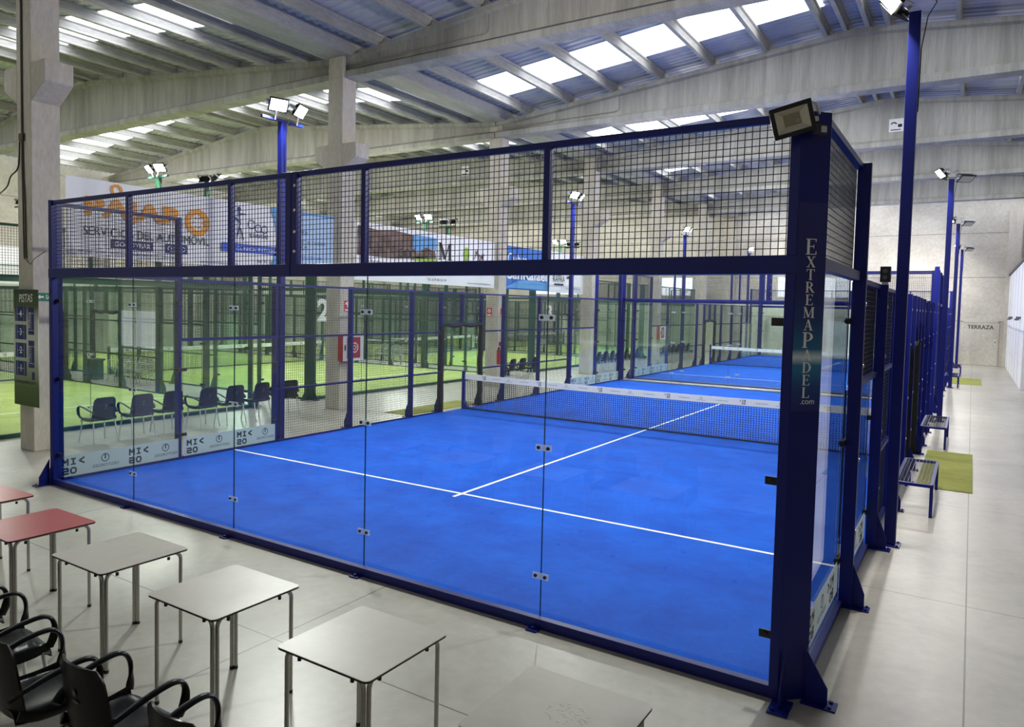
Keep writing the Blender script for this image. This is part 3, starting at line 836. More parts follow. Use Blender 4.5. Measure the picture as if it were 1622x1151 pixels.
SB = 21.13
court = build_court('sponsor'); tag(court, 'blue glass and mesh court enclosure nearest the camera, lettered on its corner post')
court2 = dup(court, (0, SB, 0), 0, 'blue court enclosure farther back, beyond the near blue court', 'padel court enclosures')
court['group'] = 'padel court enclosures'
for k in court2.children:                       # the farther court stands on a lower kerb
    if k.name.startswith('base_rail') and k.data.vertices[0].co.y < 0 and k.data.vertices[0].co.x < 1 and k.dimensions.x > 5: k.scale.z = .35
turf = build_turf(M['turf_blue']); tag(turf, 'blue turf of the near blue court, with white lines', group='court turfs')
dup(turf, (0, SB, 0), 0, 'blue turf of the farther blue court', 'court turfs')
net = build_net(True); tag(net, 'net with a sponsor band across the near blue court', group='court nets')
dup(net, (0, SB + 10, 0), 0, 'net across the farther blue court', 'court nets')

# printed lettering of the near corner post (only this post carries it)
nrm = Vector((1, -1, 0)).normalized(); xdir = Vector((1, 1, 0)).normalized()
mid = Vector((10.005, -.08 + .075, 0)); mid = Vector((9.9975 + .0075, 0.0, 0))
face_c = Vector((10 + (.085 - .075) / 2, -(.085 - .075) / 2, 0))
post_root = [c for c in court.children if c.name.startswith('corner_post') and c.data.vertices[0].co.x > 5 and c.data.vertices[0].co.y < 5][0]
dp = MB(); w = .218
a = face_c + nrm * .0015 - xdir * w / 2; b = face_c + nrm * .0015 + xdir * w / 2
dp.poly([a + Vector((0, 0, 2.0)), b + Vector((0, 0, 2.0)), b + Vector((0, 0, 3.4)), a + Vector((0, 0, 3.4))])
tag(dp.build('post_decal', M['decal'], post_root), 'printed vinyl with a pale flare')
lt = MB(); z = 3.16
for ch, h in zip('EXTREMAPADEL', (.105, .072, .072, .072, .072, .072, .072, .105, .072, .072, .072, .072)):
    wd = roman(MB(), ch, (0, 0, 0), (1, 0, 0), (0, 0, 1), h) * h
    z -= h
    roman(lt, ch, face_c + nrm * .003 - xdir * (wd * .5 * 1.25) + Vector((0, 0, z)), xdir * 1.25, (0, 0, 1), h)
    z -= .0125
text(lt, '.com', face_c + nrm * .003 + xdir * .015 + Vector((0, 0, z - .03)), xdir, (0, 0, 1), h=.026, align='c')
lt.build('post_lettering', M['whiteink'], post_root)

# green courts across the walkway
swapg = {'blue_powder_coat': M['green'], 'navy_wire': M['wire_green'], 'court_glass': M['glass_g']}
GY = [-3.3, 8.6, 20.5, 32.3]
GX = -4.1
gcourt = build_court('plain'); gcourt['group'] = 'padel court enclosures'
for k in court2.children:                       # the farther court stands on a lower kerb
    if k.name.startswith('base_rail') and k.data.vertices[0].co.y < 0 and k.data.vertices[0].co.x < 1 and k.dimensions.x > 5: k.scale.z = .35
GL = ['green court enclosure nearest the camera, behind the plan board column', 'green court enclosure carrying the white number 2',
      'green court enclosure carrying the white number 3', 'last green court enclosure, by the far wall']
first = True
def to_green(o):
    for c in o.children:
        if c.type == 'MESH' and c.data.materials[0].name in swapg: c.data.materials[0] = swapg[c.data.materials[0].name]
        to_green(c)
bpy.context.view_layer.update()
to_green(gcourt)
for i, y in enumerate(GY):
    if i == 0: g = gcourt; g.location = (GX, y, 0); g.rotation_euler = (0, 0, math.pi / 2); g['label'] = GL[0]
    else: g = dup(gcourt, (GX, y, 0), math.pi / 2, GL[i])
    t = dup(turf, (GX, y, 0), math.pi / 2, ['green turf of the court nearest the camera', 'green turf of the court numbered 2', 'green turf of the court numbered 3', 'green turf of the last court by the far wall'][i], 'court turfs', {'blue_turf': M['turf_green']})
    n = dup(net, (0, 0, 0), math.pi / 2, ['net across the green court nearest the camera', 'net across the green court numbered 2', 'net across the green court numbered 3', 'net across the last green court'][i], 'court nets', swapg)
    n.location = (GX - 10, y, 0)
    if i in (1, 2):
        nm = MB(); text(nm, str(i + 1), (.012, .22 if i == 1 else 1.15, 2.14), (0, 1, 0), (0, 0, 1), h=.62, w=.46, bold=.03)
        nm.v = [(-(v[0]) * -1, v[1], v[2]) for v in nm.v]
        o = nm.build('court_number', M['whiteink']); o.location = (GX + .005, y, 0)
        tag(o, 'large white number %d on the glass of a green court' % (i + 1), 'court number', 'court numbers')

# ------------------------------------------------------------------ floodlight poles
def lamp_head(parent, c, aim, lit, size=(.36, .26)):
    """a floodlight: finned housing, bezel, lens; the light it gives sits just in front of the lens"""
    c, aim = Vector(c), Vector(aim).normalized()
    q = aim.to_track_quat('Z', 'Y').to_matrix().to_4x4(); q.translation = c
    w, h = size
    hs = MB().merge(MB().prism([(-w / 2, -h / 2, 0), (w / 2, -h / 2, 0), (w / 2, h / 2, 0), (-w / 2, h / 2, 0)], (0, 0, .035)), q)
    for k in range(7):
        x = -w * .36 + w * .72 * k / 6; hs.merge(MB().box(x - .006, x + .006, -h * .38, h * .38, -.05, .002), q)
    ho = hs.build('lamp_housing', M['dark'], parent)
    lens = MB().merge(MB().box(-w / 2 + .025, w / 2 - .025, -h / 2 + .025, h / 2 - .025, .034, .04), q)
    lens.build('lamp_lens', M['lens_on'] if lit else M['lens_off'], ho)
    MB().merge(MB().bar((-w / 2 - .012, 0, .02), (-w / 2 - .012, 0, -.12), .02, .05).bar((w / 2 + .012, 0, .02), (w / 2 + .012, 0, -.12), .02, .05).bar((-w / 2 - .02, 0, -.12), (w / 2 + .02, 0, -.12), .05, .02), q).build('lamp_yoke', M['zinc'], ho)
    if lit:
        ld = bpy.data.lights.new('flood', 'AREA'); ld.shape = 'RECTANGLE'; ld.size = w; ld.size_y = h; ld.energy = lit; ld.color = (1.0, .98, .94); ld.spread = math.radians(170)
        lo = bpy.data.objects.new('flood_light', ld); col.objects.link(lo); lo.parent = ho
        m = (-aim).to_track_quat('Z', 'Y').to_matrix().to_4x4(); m.translation = c + aim * .06
        lo.matrix_local = m
def light_pole(name, x, y, mat, label, group, cross, heads, h=6.05):
    t = thing(name, (x, y, 0), label, 'floodlight pole', group)
    MB().box(-.06, .06, -.06, .06, .012, h).build('pole', mat, t, bevel=.006)
    f = MB().box(-.11, .11, -.11, .11, 0, .014)
    for a in (-.08, .08):
        for b in (-.08, .08): f.disc((a, b, .012), (0, 0, 1), .014, .016, 8)
    f.build('base_plate', mat, t)
    if cross: MB().bar(cross[0], cross[1], .06, .05).build('cross_arm', mat, t)
    for c, aim, lit in heads:
        MB().bar((c[0] * .3, c[1], h + .0), c, .03, .012).build('lamp_bracket', M['zinc'], t)
        lamp_head(t, c, aim, lit)
    cb = MB().tube([(.065, .02, h - 1.1), (.07, .02, h - .4), (.12, .03, h - .05), (.2, .05, h + .1), (.12, .06, h + .22), (.02, .05, h + .16)], .006, 6)
    cb.build('lamp_cable', M['dark'], t, smooth=True)
    return t
PB = 'floodlight poles of the blue courts'
LPX = -.2
for y, lb, on in ((4.25, 'tall blue twin floodlight pole at the near court, closest on the left', 1), (16.3, 'blue twin floodlight pole at the left side of the near court, far end', 1),
              (27.42, 'blue twin floodlight pole at the left side of the farther court, front end', 1), (38.85, 'blue twin floodlight pole at the left side of the farther court, far end', 1)):
    light_pole('floodlight_pole', LPX, y, M['blue'], lb, PB, ((0, -.48, 6.07), (0, .5, 6.07)),
               [((.12, -.2, 6.32), (.75, -.28, -.55), FLOOD_W * on), ((.12, .32, 6.32), (.75, .28, -.55), FLOOD_W * on)])
RPX = 10.24
for y, lb in ((4.27, 'nearest tall blue floodlight pole on the right, by the near bench'), (16.2, 'blue floodlight pole on the right at the far end of the near court'),
              (26.58, 'blue floodlight pole on the right at the front of the farther court'), (38.85, 'last blue floodlight pole on the right, near the far wall')):
    light_pole('floodlight_pole', RPX + (.1 if y > 10 else 0), y, M['blue'], lb, PB, None,
               [((-.22, -.14, 6.2), (-.72, -.25, -.62), FLOOD_W), ((-.22, .2, 6.2), (-.72, .3, -.62), FLOOD_W)] + ([((.3, -.05, 6.05), (.3, -.4, -.87), 0)] if y > 10 else []))
PG = 'floodlight poles of the green courts'
for ci, y0 in enumerate(GY):
    for si, (yy, sg) in enumerate(((y0 - .17, 1), (y0 + 10.17, -1))):
        if ci == 0 and si == 0: continue
        if ci == 3 and si == 1: continue
        for k, dx in enumerate((4.27, 15.73)):
            light_pole('floodlight_pole', GX - dx, yy, M['green'],
                       'green floodlight pole, %s side of %s, %s end' % (('near', 'far')[si], ('the nearest green court', 'green court 2', 'green court 3', 'the last green court')[ci], ('walkway', 'outer')[k]), PG,
                       ((-.45, 0, 6.07), (.45, 0, 6.07)),
                       [((-.25, sg * .1, 6.3), (-.2, sg * .75, -.6), FLOOD_W * .8), ((.25, sg * .1, 6.3), (.2, sg * .75, -.6), FLOOD_W * .8)])

# unlit corner floodlight on the near corner post
fl = thing('corner_floodlight', (9.9, -.24, 3.905), 'unlit black floodlight fixed on top of the near corner post', 'floodlight')
aim = Vector((.28, -.95, -.28)).normalized(); q = aim.to_track_quat('Z', 'Y').to_matrix().to_4x4() @ Matrix.Rotation(math.radians(15), 4, 'Z')
W_, H_ = .258, .2
fr = MB(); a, b = W_ / 2, H_ / 2; ai, bi = a - .028, b - .028
fr.prism([(-a, -b, -.05), (a, -b, -.05), (a, b, -.05), (-a, b, -.05)], (0, 0, .02))
for (x0, x1, y0, y1) in ((-a, a, -b, -bi), (-a, a, bi, b), (-a, -ai, -bi, bi), (ai, a, -bi, bi)): fr.box(x0, x1, y0, y1, -.03, .012)
MB().merge(fr, q).build('lamp_housing', M['dark'], fl, bevel=.003)
rf = MB(); c, e = ai * .5, bi * .5
o4 = [(-ai, -bi, .006), (ai, -bi, .006), (ai, bi, .006), (-ai, bi, .006)]; i4 = [(-c, -e, -.028), (c, -e, -.028), (c, e, -.028), (-c, e, -.028)]
rf.add(o4 + i4, [(0, 1, 5, 4), (1, 2, 6, 5), (2, 3, 7, 6), (3, 0, 4, 7)])
MB().merge(rf, q).build('reflector', M['reflector'], fl)
MB().merge(MB().box(-c, c, -e, e, -.0285, -.026), q).build('led_board', M['led'], fl)
MB().tube([(.0, .03, .1), (.07, .06, .13), (.12, .12, .11), (.13, .17, .06)], .008, 6).bar((.02, .03, 0), (.12, .17, .03), .02, .03).build('bracket', M['zinc'], fl)
bxs = thing('sensor_box', (10.03, -.07, 3.86), 'small grey sensor box beside the corner floodlight', 'sensor')
MB().merge(MB().box(-.045, .045, -.03, .0, -.03, .03), Matrix.Rotation(math.radians(45), 4, 'Z')).build('housing', M['darkcap'], bxs)
MB().merge(MB().box(-.005, .035, -.034, -.03, -.02, .02), Matrix.Rotation(math.radians(45), 4, 'Z')).build('lens', M['zinc'], bxs)
cam = thing('security_camera', (10.09, 4.0, 3.0), 'small dark camera box on the mesh post behind the near floodlight pole', 'camera')
MB().box(-.03, .03, -.03, .03, 0, .03).build('mount', M['zinc'], cam); MB().box(-.05, .05, -.06, .06, .03, .2).build('housing', M['dark'], cam)
MB().disc((0, -.06, .15), (0, -1, 0), .025, .01, 10).disc((0, -.06, .08), (0, -1, 0), .025, .01, 10).build('lens', M['inkgrey'], cam)

# ------------------------------------------------------------------ benches and mats
def bench():
    t = thing('bench', (0, 0, 0), 'x', 'bench')
    L, D, H = 1.9, .42, .44
    f = MB()
    for a, b in (((0, 0), (D, 0)), ((0, L), (D, L)), ((0, 0), (0, L)), ((D, 0), (D, L))): f.bar((a[0], a[1], H - .02), (b[0], b[1], H - .02), .04, .04)
    f.build('seat_frame', M['blue'], t)
    w = MB()
    for i in range(1, 9): x = D * i / 9; w.box(x - .002, x + .002, 0, L, H - .004, H)
    for i in range(1, 38): y = L * i / 38; w.box(0, D, y - .002, y + .002, H - .004, H)
    w.build('seat_mesh', M['wire_blue'], t)
    for x, y in ((D, .02), (D, L - .02), (.02, .02), (.02, L - .02)):
        MB().box(x - .02, x + .02, y - .02, y + .02, 0, H - .04).build('leg', M['blue'], t)
    return t
bn = bench(); bn.location = (10.16, 5.85, 0)
tag(bn, 'blue wire bench nearest the camera, before the first green mat', group='benches on the right')
dup(bn, (10.16, 11.75, 0), 0, 'blue wire bench just beyond the first green mat', 'benches on the right')
dup(bn, (10.16, SB + 5.6, 0), 0, 'blue wire bench before the distant green mat', 'benches on the right')
dup(bn, (10.16, SB + 11.75, 0), 0, 'farthest blue wire bench, by the far wall', 'benches on the right')
def mat_at(x0, x1, y0, y1, lb):
    n = 10; pts = []
    mb = MB().box(x0, x1, y0, y1, .0005, .012)
    tag(mb.build('entrance_mat', M['mat_green']), lb, 'mat', 'entrance mats')
mat_at(10.3, 11.05, 7.8, 11.45, 'olive green mat at the right gate of the near blue court')
mat_at(10.3, 11.35, 28.66, 32.0, 'olive green mat at the right gate of the farther blue court')
mat_at(-1.05, -.3, 8.2, 11.2, 'olive green mat at the left gate of the near blue court')

# ------------------------------------------------------------------ tables
def rounded(w, d, r, z, n=5):
    pts = []
    for cx, cy, a0 in ((w / 2 - r, d / 2 - r, 0), (-w / 2 + r, d / 2 - r, 90), (-w / 2 + r, -d / 2 + r, 180), (w / 2 - r, -d / 2 + r, 270)):
        for i in range(n + 1):
            a = math.radians(a0 + 90 * i / n); pts.append((cx + r * math.cos(a), cy + r * math.sin(a), z))
    return pts
def table(mat):
    t = thing('cafe_table', (0, 0, 0), 'x', 'table')
    S = .69
    MB().prism(rounded(S, S, .035, .737), (0, 0, .004)).build('table_top', mat, t)
    MB().prism(rounded(S, S, .035, .727), (0, 0, .0099)).build('edge_band', M['edge'], t)
    r = .0135; e = S / 2 - .045; zt = .712; R = .06
    def hoop(p, q):
        p, q = Vector(p), Vector(q); d = (q - p).normalized(); up = Vector((0, 0, 1))
        pts = [p]
        for i in range(7):
            a = math.pi / 2 * i / 6; pts.append(p + d * (R - R * math.cos(a)) + up * (zt - R + R * math.sin(a)))
        for i in range(7):
            a = math.pi / 2 * (1 - i / 6); pts.append(q - d * (R - R * math.cos(a)) + up * (zt - R + R * math.sin(a)))
        pts.append(q)
        return MB().tube(pts, r, 10)
    k = .020
    def half(p, q):
        p, q = Vector(p), Vector(q); d = Vector((q.x - p.x, q.y - p.y, 0)).normalized(); up = Vector((0, 0, 1)); pts = [p]
        for i in range(7):
            a = math.pi / 2 * i / 6; pts.append(p + d * (R - R * math.cos(a)) + up * (zt - R + R * math.sin(a)))
        pts.append(q); return MB().tube(pts, r, 10)
    legs = [hoop((-e, -e, .01), (e - k, -e, .01)), hoop((e, -e + k, .01), (e, e, .01)), half((-e + k, e, .01), (e - .02, e, zt + .01)), half((-e, e - k, .01), (-e, -e + .05, zt + .01))]
    for l in legs: l.build('leg_frame', M['steel'], t, smooth=True)
    for x, y in ((-e, -e), (e - k, -e), (e, -e + k), (e, e), (-e + k, e), (-e, e - k)): MB().tube([(x, y, 0), (x, y, .022)], .0155, 10).build('foot_cap', M['dark'], t)
    for x, y in ((-.2, -e), (.2, -e), (e, -.2), (e, .2)): MB().tube([(x, y, zt - .03), (x, y, zt - .01)], .011, 8).build('stacking_stud', M['dark'], t)
    return t
tg = table(M['lam']); tg.location = (9.37, -2.26, 0); TG = 'cafe tables'
tag(tg, 'grey topped table nearest the camera, cut by the bottom edge of the photo', group=TG)
st = MB(); random.seed(3)
for i in range(60):
    a, rr = random.uniform(0, 6.28), random.random() ** .7 * .1
    disc2(st, (.04 + rr * math.cos(a) * 1.2, .02 + rr * math.sin(a), .7412), (1, 0, 0), (0, 1, 0), random.uniform(.004, .014), random.uniform(.003, .009), 8)
dup(tg, (8.09, -2.22, 0), 0, 'grey topped table second from the bottom edge, pale and glossy', TG)
dup(tg, (6.84, -2.22, 0), 0, 'grey topped table third from the bottom edge, in front of the black chairs', TG)
dup(tg, (5.58, -2.21, 0), 0, 'grey topped table next to the red table', TG)
tr = dup(tg, (4.35, -2.26, 0), 0, 'red topped table beside the grey ones', TG, {'grey_laminate': M['lamred']})
dup(tg, (3.06, -2.16, 0), 0, 'red topped table cut by the left edge of the photo', TG, {'grey_laminate': M['lamred']})
wet = MB()
random.seed(5)
for i in range(46):
    a, rr = random.uniform(0, 6.28), random.random() ** .6 * .09
    x, y = .03 + rr * math.cos(a) * 1.25, .03 + rr * math.sin(a)
    n = 8; ra, rb = random.uniform(.005, .016), random.uniform(.004, .01)
    wet.add([(x, y, .7432)] + [(x + ra * math.cos(2 * math.pi * k / n), y + rb * math.sin(2 * math.pi * k / n), .7411) for k in range(n)], [(0, 1 + k, 1 + (k + 1) % n) for k in range(n)])
wet.build('heat_blister', M['lam'], tg, smooth=True)

# ------------------------------------------------------------------ chairs
def smoothpath(pts, n=6):
    P = [Vector(p) for p in pts]; out = []
    for i in range(len(P) - 1):
        p0, p1, p2, p3 = P[max(i - 1, 0)], P[i], P[i + 1], P[min(i + 2, len(P) - 1)]
        for k in range(n):
            t = k / n
            out.append(.5 * ((2 * p1) + (p2 - p0) * t + (2 * p0 - 5 * p1 + 4 * p2 - p3) * t * t + (3 * p1 - p0 - 3 * p2 + p3) * t ** 3))
    out.append(P[-1]); return out
def armchair():
    t = thing('resin_armchair', (0, 0, 0), 'x', 'chair')
    def seat(u, v):
        x = (u - .5) * 2; y = (v - .5) * 2
        k = 1 - .10 * max(0, abs(y)) ** 6
        z = .447 + .012 * x * x - .02 * (1 - x * x) * (1 - y * y) - .045 * max(0, (v - .8) / .2) ** 2 + .01 * v
        return (x * .235 * k, -.165 + .40 * v, z - .05 * abs(x) ** 10)
    MB().surf(seat, 16, 16, .012).build('seat', M['resin'], t, smooth=True)
    def back(u, v):
        x = (u - .5) * 2
        w = .225 - .02 * v - .05 * max(0, (v - .8) / .2) ** 3
        y = -.16 - .05 * v - .012 * v * v + .045 * x * x
        return (x * w, y, .41 + .435 * v - .012 * x * x * v)
    bk = MB().surf(back, 16, 14, .013).build('backrest', M['resin'], t, smooth=True)
    em = MB(); disc2(em, (0, -.2095, .69), (1, 0, 0), (0, -.13, 1), .018, .018); disc2(em, (0, -.2015, .64), (1, 0, 0), (0, -.13, 1), .03, .008)
    em.build('back_emblem', M['inkgrey'], bk)
    for s in (-1, 1):
        pts = smoothpath([(s * .215, -.19, .555), (s * .25, -.12, .60), (s * .267, 0, .645), (s * .27, .13, .668), (s * .268, .2, .655), (s * .262, .235, .60), (s * .252, .235, .52), (s * .232, .215, .448)])
        MB().tube(pts, .013, 10, .026, flat_up=(0, .35, 1)).build('armrest', M['resin'], t, smooth=True)
        ap = smoothpath([(s * .225, .215, .45), (s * .236, .1, .43), (s * .238, -.06, .43), (s * .225, -.155, .46)], 4)
        MB().tube(ap, .03, 8, .009, flat_up=(0, 0, 1)).build('seat_apron', M['resin'], t, smooth=True)
        for (a, b) in (((s * .205, .185, .43), (s * .25, .235, 0)), ((s * .2, -.135, .43), (s * .235, -.225, 0))):
            lg = MB().tube([a, b], .0125, 10).build('leg', M['alu'], t, smooth=True)
    return t
ch = armchair(); ch.location = (7.25, -3.2, 0)
CG = 'black armchairs around the tables'
tag(ch, 'black armchair with back to the camera, fully in view at the third table', group=CG)
dup(ch, (8.03, -3.2, 0), math.radians(-1), 'black armchair nearest the camera, cut by the bottom edge', CG)
dup(ch, (6.62, -3.3, 0), math.radians(-6), 'black armchair behind the fully seen one, half hidden by its back', CG)
dup(ch, (5.86, -3.17, 0), math.radians(-7), 'black armchair with shiny seat, cut by the left edge of the photo', CG)
dup(ch, (5.12, -3.14, 0), math.radians(-3), 'black armchair of which only an arm shows at the left edge', CG)
WG = 'black armchairs along the walkway'
names = ['first', 'second', 'third', 'fourth', 'fifth', 'sixth', 'seventh']
for i, (y, r) in enumerate(((2.02, 3), (2.75, -2), (3.42, 2), (4.2, 4), (4.86, -3), (5.6, 2), (6.4, -4))):
    dup(ch, (-2.52 + .03 * math.sin(i * 2.1), y, 0), math.radians(90 + r), '%s black armchair from the left post, facing the green courts' % names[i], WG)
for i, (y, r) in enumerate(((16.4, 3), (17.08, -2), (17.95, 2))):
    dup(ch, (-2.6, y, 0), math.radians(90 + r), '%s black armchair seen beyond the near net post' % names[i], WG)
for i, (y, r) in enumerate(((22.9, 3), (23.58, -2), (24.26, 2), (24.95, -3), (25.8, 2), (26.48, 1), (27.15, -2))):
    dup(ch, (-2.35, y, 0), math.radians(90 + r), '%s black armchair of the row beyond the near court\'s far end' % names[i], WG)
for i, y in enumerate((30.9, 31.6, 32.3, 33.1, 33.9, 34.7)):
    dup(ch, (-2.45, y, 0), math.radians(90), '%s black armchair of the farthest row, beside the second blue court' % names[i], WG)

def bistro():
    t = thing('aluminium_chair', (0, 0, 0), 'x', 'chair')
    for s in (-1, 1):
        MB().tube(smoothpath([(s * .26, .22, 0), (s * .26, .2, .4), (s * .265, .19, .62), (s * .265, .13, .665), (s * .26, -.1, .67), (s * .235, -.22, .66)], 4), .0125, 8).build('leg', M['alu'], t, smooth=True)
        MB().tube([(s * .21, -.2, .43), (s * .25, -.27, 0)], .0125, 8).build('leg', M['alu'], t, smooth=True)
    MB().tube(smoothpath([(-.21, -.2, .43), (-.235, -.24, .7), (-.2, -.28, .8), (0, -.29, .83), (.2, -.28, .8), (.235, -.24, .7), (.21, -.2, .43)], 5), .0125, 8).build('back_frame', M['alu'], t, smooth=True)
    b = MB()
    for k in range(4): z = .54 + .07 * k; b.bar((-.22, -.215 - (z - .43) * .15, z), (.22, -.215 - (z - .43) * .15, z), .006, .04)
    b.build('back_slats', M['alu'], t)
    b = MB()
    for k in range(7): y = -.18 + .06 * k; b.box(-.22, .22, y - .022, y + .022, .43, .438)
    b.bar((-.24, .2, .425), (.24, .2, .425), .02, .02); b.bar((-.21, -.2, .425), (.21, -.2, .425), .02, .02)
    b.build('seat', M['alu'], t)
    return t
bc = bistro(); AG = 'aluminium chairs between the green courts'
spots = [(-10.3, 7.55, 175), (-10.9, 7.75, 185), (-11.5, 7.7, 170), (-12.1, 7.85, 182), (-16.1, 7.7, 90),
         (-10.0, 19.3, 180), (-10.6, 19.4, 178), (-11.25, 19.4, 183), (-15.2, 19.4, 170), (-15.9, 19.6, 185),
         (-9.8, 31.3, 180), (-10.4, 31.4, 175), (-14.2, 31.3, 185), (-14.9, 31.4, 175)]
al = ['aluminium chair nearest the walkway, between the first and second green courts', 'second aluminium chair from the walkway, between the first and second green courts',
      'third aluminium chair from the walkway, between the first and second green courts', 'fourth aluminium chair from the walkway, between the first and second green courts', 'lone aluminium chair behind the left column, beyond the nearest green court',
      'aluminium chair nearest the walkway, between green courts 2 and 3', 'middle aluminium chair of three between green courts 2 and 3', 'third aluminium chair from the walkway, between green courts 2 and 3',
      'aluminium chair of the outer pair left of the number 2', 'outermost aluminium chair between green courts 2 and 3', 'aluminium chair nearest the walkway, beyond green court 3', 'second aluminium chair from the walkway, beyond green court 3',
      'third aluminium chair from the walkway, beyond green court 3', 'outermost aluminium chair beyond green court 3']
for i, (x, y, r) in enumerate(spots):
    if i == 0: o = bc; o.location = (x, y, 0); o.rotation_euler = (0, 0, math.radians(r)); o['label'] = al[0]; o['group'] = AG
    else: dup(bc, (x, y, 0), math.radians(r), al[i], AG)
bin_ = thing('waste_bin', (-12.9, 7.5, 0), 'dark waste bin at the aisle side of the nearest green court', 'bin')
MB().prism([(-.2, -.15, 0), (.2, -.15, 0), (.24, -.18, .62), (-.24, -.18, .62)], (0, .33, 0)).build('body', M['green'], bin_); MB().box(-.27, .27, -.22, .2, .62, .68).build('lid', M['green'], bin_)

# ------------------------------------------------------------------ plan board, signs, hose cabinets, conduits
pb = MB().box(-.42, .42, -.012, .0, 0, 1.98).build('plan_board', M['pistas']); pb.location = (-2.54, .80, .79)
tag(pb, 'tall green PISTAS court plan board on the left column', 'sign')
q = MB(); F_ = -.0135
cells = [(-.36, 1.44), (-.36, 1.13), (-.36, .82), (-.36, .51)]
blue = MB(); white = MB()
for (x, z), nn in zip(cells, '4321'):
    rect2(blue, (x, F_, z), (1, 0, 0), (0, 0, 1), .38, .25)
    for a in (.06, .30): rect2(white, (x + a, F_ - .001, z + .01), (1, 0, 0), (0, 0, 1), .006, .23)
    rect2(white, (x + .06, F_ - .001, z + .122), (1, 0, 0), (0, 0, 1), .246, .006)
    text(white, nn, (x + .19, F_ - .002, z + .07), (1, 0, 0), (0, 0, 1), h=.12, align='c', bold=.02)
for z, nm in ((1.22, 'Wellness'), (.66, 'Maycar')):
    rect2(blue, (.09, F_, z), (1, 0, 0), (0, 0, 1), .2, .46)
    for a in (.07, .36): rect2(white, (.1, F_ - .001, z + a), (1, 0, 0), (0, 0, 1), .18, .006)
    rect2(white, (.187, F_ - .001, z + .07), (1, 0, 0), (0, 0, 1), .006, .29)
    text(white, nm, (.17, F_ - .002, z + .1), (0, 0, 1), (-1, 0, 0), h=.075, w=.28)
rect2(blue, (.2, F_, .46), (1, 0, 0), (0, 0, 1), .1, .13)
text(white, 'PISTAS', (-.22, F_ - .001, 1.76), (1, 0, 0.02), (.08, 0, 1), h=.14, w=.46, bold=.01)
blue.build('plan_blocks', M['navyink'], pb); white.build('plan_lettering', M['whiteink'], pb)
l2 = MB(); text(l2, 'crosspadel', (-.4, F_ - .001, .36), (1, 0, 0), (0, 0, 1), h=.085, w=.5, bold=.01); text(l2, 'sigüeiro', (.12, F_ - .001, .36), (1, 0, .03), (.15, 0, 1), h=.07, w=.22)
l2.build('club_lettering', M['ink'], pb)

ex = MB().box(0, .004, 0, .42, 0, .14).build('exit_sign', M['signgreen']); ex.location = (-2.415 + .003, .90, 2.58)
tag(ex, 'green SALIDA exit sign on the left column', 'sign')
e2 = MB(); text(e2, 'SALIDA', (.006, .15, .035), (0, 1, 0), (0, 0, 1), h=.07, w=.24, bold=.01)
e2.poly([(.006, .02, .07), (.006, .06, .03), (.006, .06, .055), (.006, .12, .055), (.006, .12, .085), (.006, .06, .085), (.006, .06, .11)])
e2.build('sign_lettering', M['whiteink'], ex)

def hose(x, y, z, lb):
    t = thing('fire_hose_cabinet', (x, y, z), lb, 'fire hose cabinet')
    MB().box(0, .17, 0, .72, 0, .66).build('cabinet_box', M['red'], t, bevel=.008)
    fr = MB()
    for a, b, c, d in ((0, .72, 0, .07), (0, .72, .59, .66), (0, .13, .07, .59), (.6, .72, .07, .59)): fr.box(.17, .182, a, b, c, d)
    dr = fr.build('door_frame', M['offwhite'], t)
    MB().box(.17, .176, .13, .6, .07, .59).build('glass_door', M['red'], dr)
    rl = MB(); ring2(rl, (.178, .4, .33), (0, 1, 0), (0, 0, 1), .13, .03); ring2(rl, (.178, .4, .33), (0, 1, 0), (0, 0, 1), .06, .02)
    rl.build('hose_reel', M['offwhite'], t)
    MB().box(.182, .2, .04, .075, .27, .4).build('handle', M['dark'], t)
hose(-2.42 + .247, 7.72, 1.22, 'red fire hose cabinet with white frame on the second column')
hose(-2.1 + .247, 28.6, 1.22, 'distant red fire hose cabinet seen through the gap between the blue courts')
def firesign(loc, axis, icon, lb):
    t = thing('fire_sign', loc, lb, 'sign', 'red fire signs')
    xd = Vector((0, 1, 0)) if axis == 'x' else Vector((1, 0, 0)); n = Vector((1, 0, 0)) if axis == 'x' else Vector((0, -1, 0))
    MB().prism([xd * 0, xd * .2, xd * .2 + Vector((0, 0, .28)), Vector((0, 0, .28))], n * .004).build('sign_plate', M['signred'], t)
    w = MB(); o = n * .0055
    rect2(w, o + xd * .02 + Vector((0, 0, .02)), xd, (0, 0, 1), .16, .03); rect2(w, o + xd * .02 + Vector((0, 0, .06)), xd, (0, 0, 1), .16, .01)
    if icon == 'hose': rect2(w, o + xd * .1 + Vector((0, 0, .11)), xd, (0, 0, 1), .03, .15); rect2(w, o + xd * .04 + Vector((0, 0, .18)), xd, (0, 0, 1), .07, .05)
    elif icon == 'alarm': ring2(w, o + xd * .1 + Vector((0, 0, .18)), xd, (0, 0, 1), .06, .03)
    else: rect2(w, o + xd * .07 + Vector((0, 0, .1)), xd, (0, 0, 1), .06, .13); rect2(w, o + xd * .06 + Vector((0, 0, .23)), xd, (0, 0, 1), .04, .02)
    w.build('sign_symbol', M['whiteink'], t)
firesign((-2.42 + .247, 7.92, 2.44), 'x', 'hose', 'red hose sign above the near hose cabinet')
firesign((-2.62, 14.96, 2.32), 'y', 'alarm', 'red alarm sign on the front of the third column')
firesign((-2.42 + .247, 15.1, 2.32), 'x', 'extinguisher', 'red extinguisher sign on the side of the third column')
al_ = thing('alarm_button', (-2.42 + .247, 15.05, 1.35), 'small red alarm button box on the third column', 'alarm button')
MB().box(0, .06, 0, .13, 0, .13).build('housing', M['red'], al_); MB().box(.06, .064, .03, .1, .03, .1).build('button', M['whiteink'], al_)
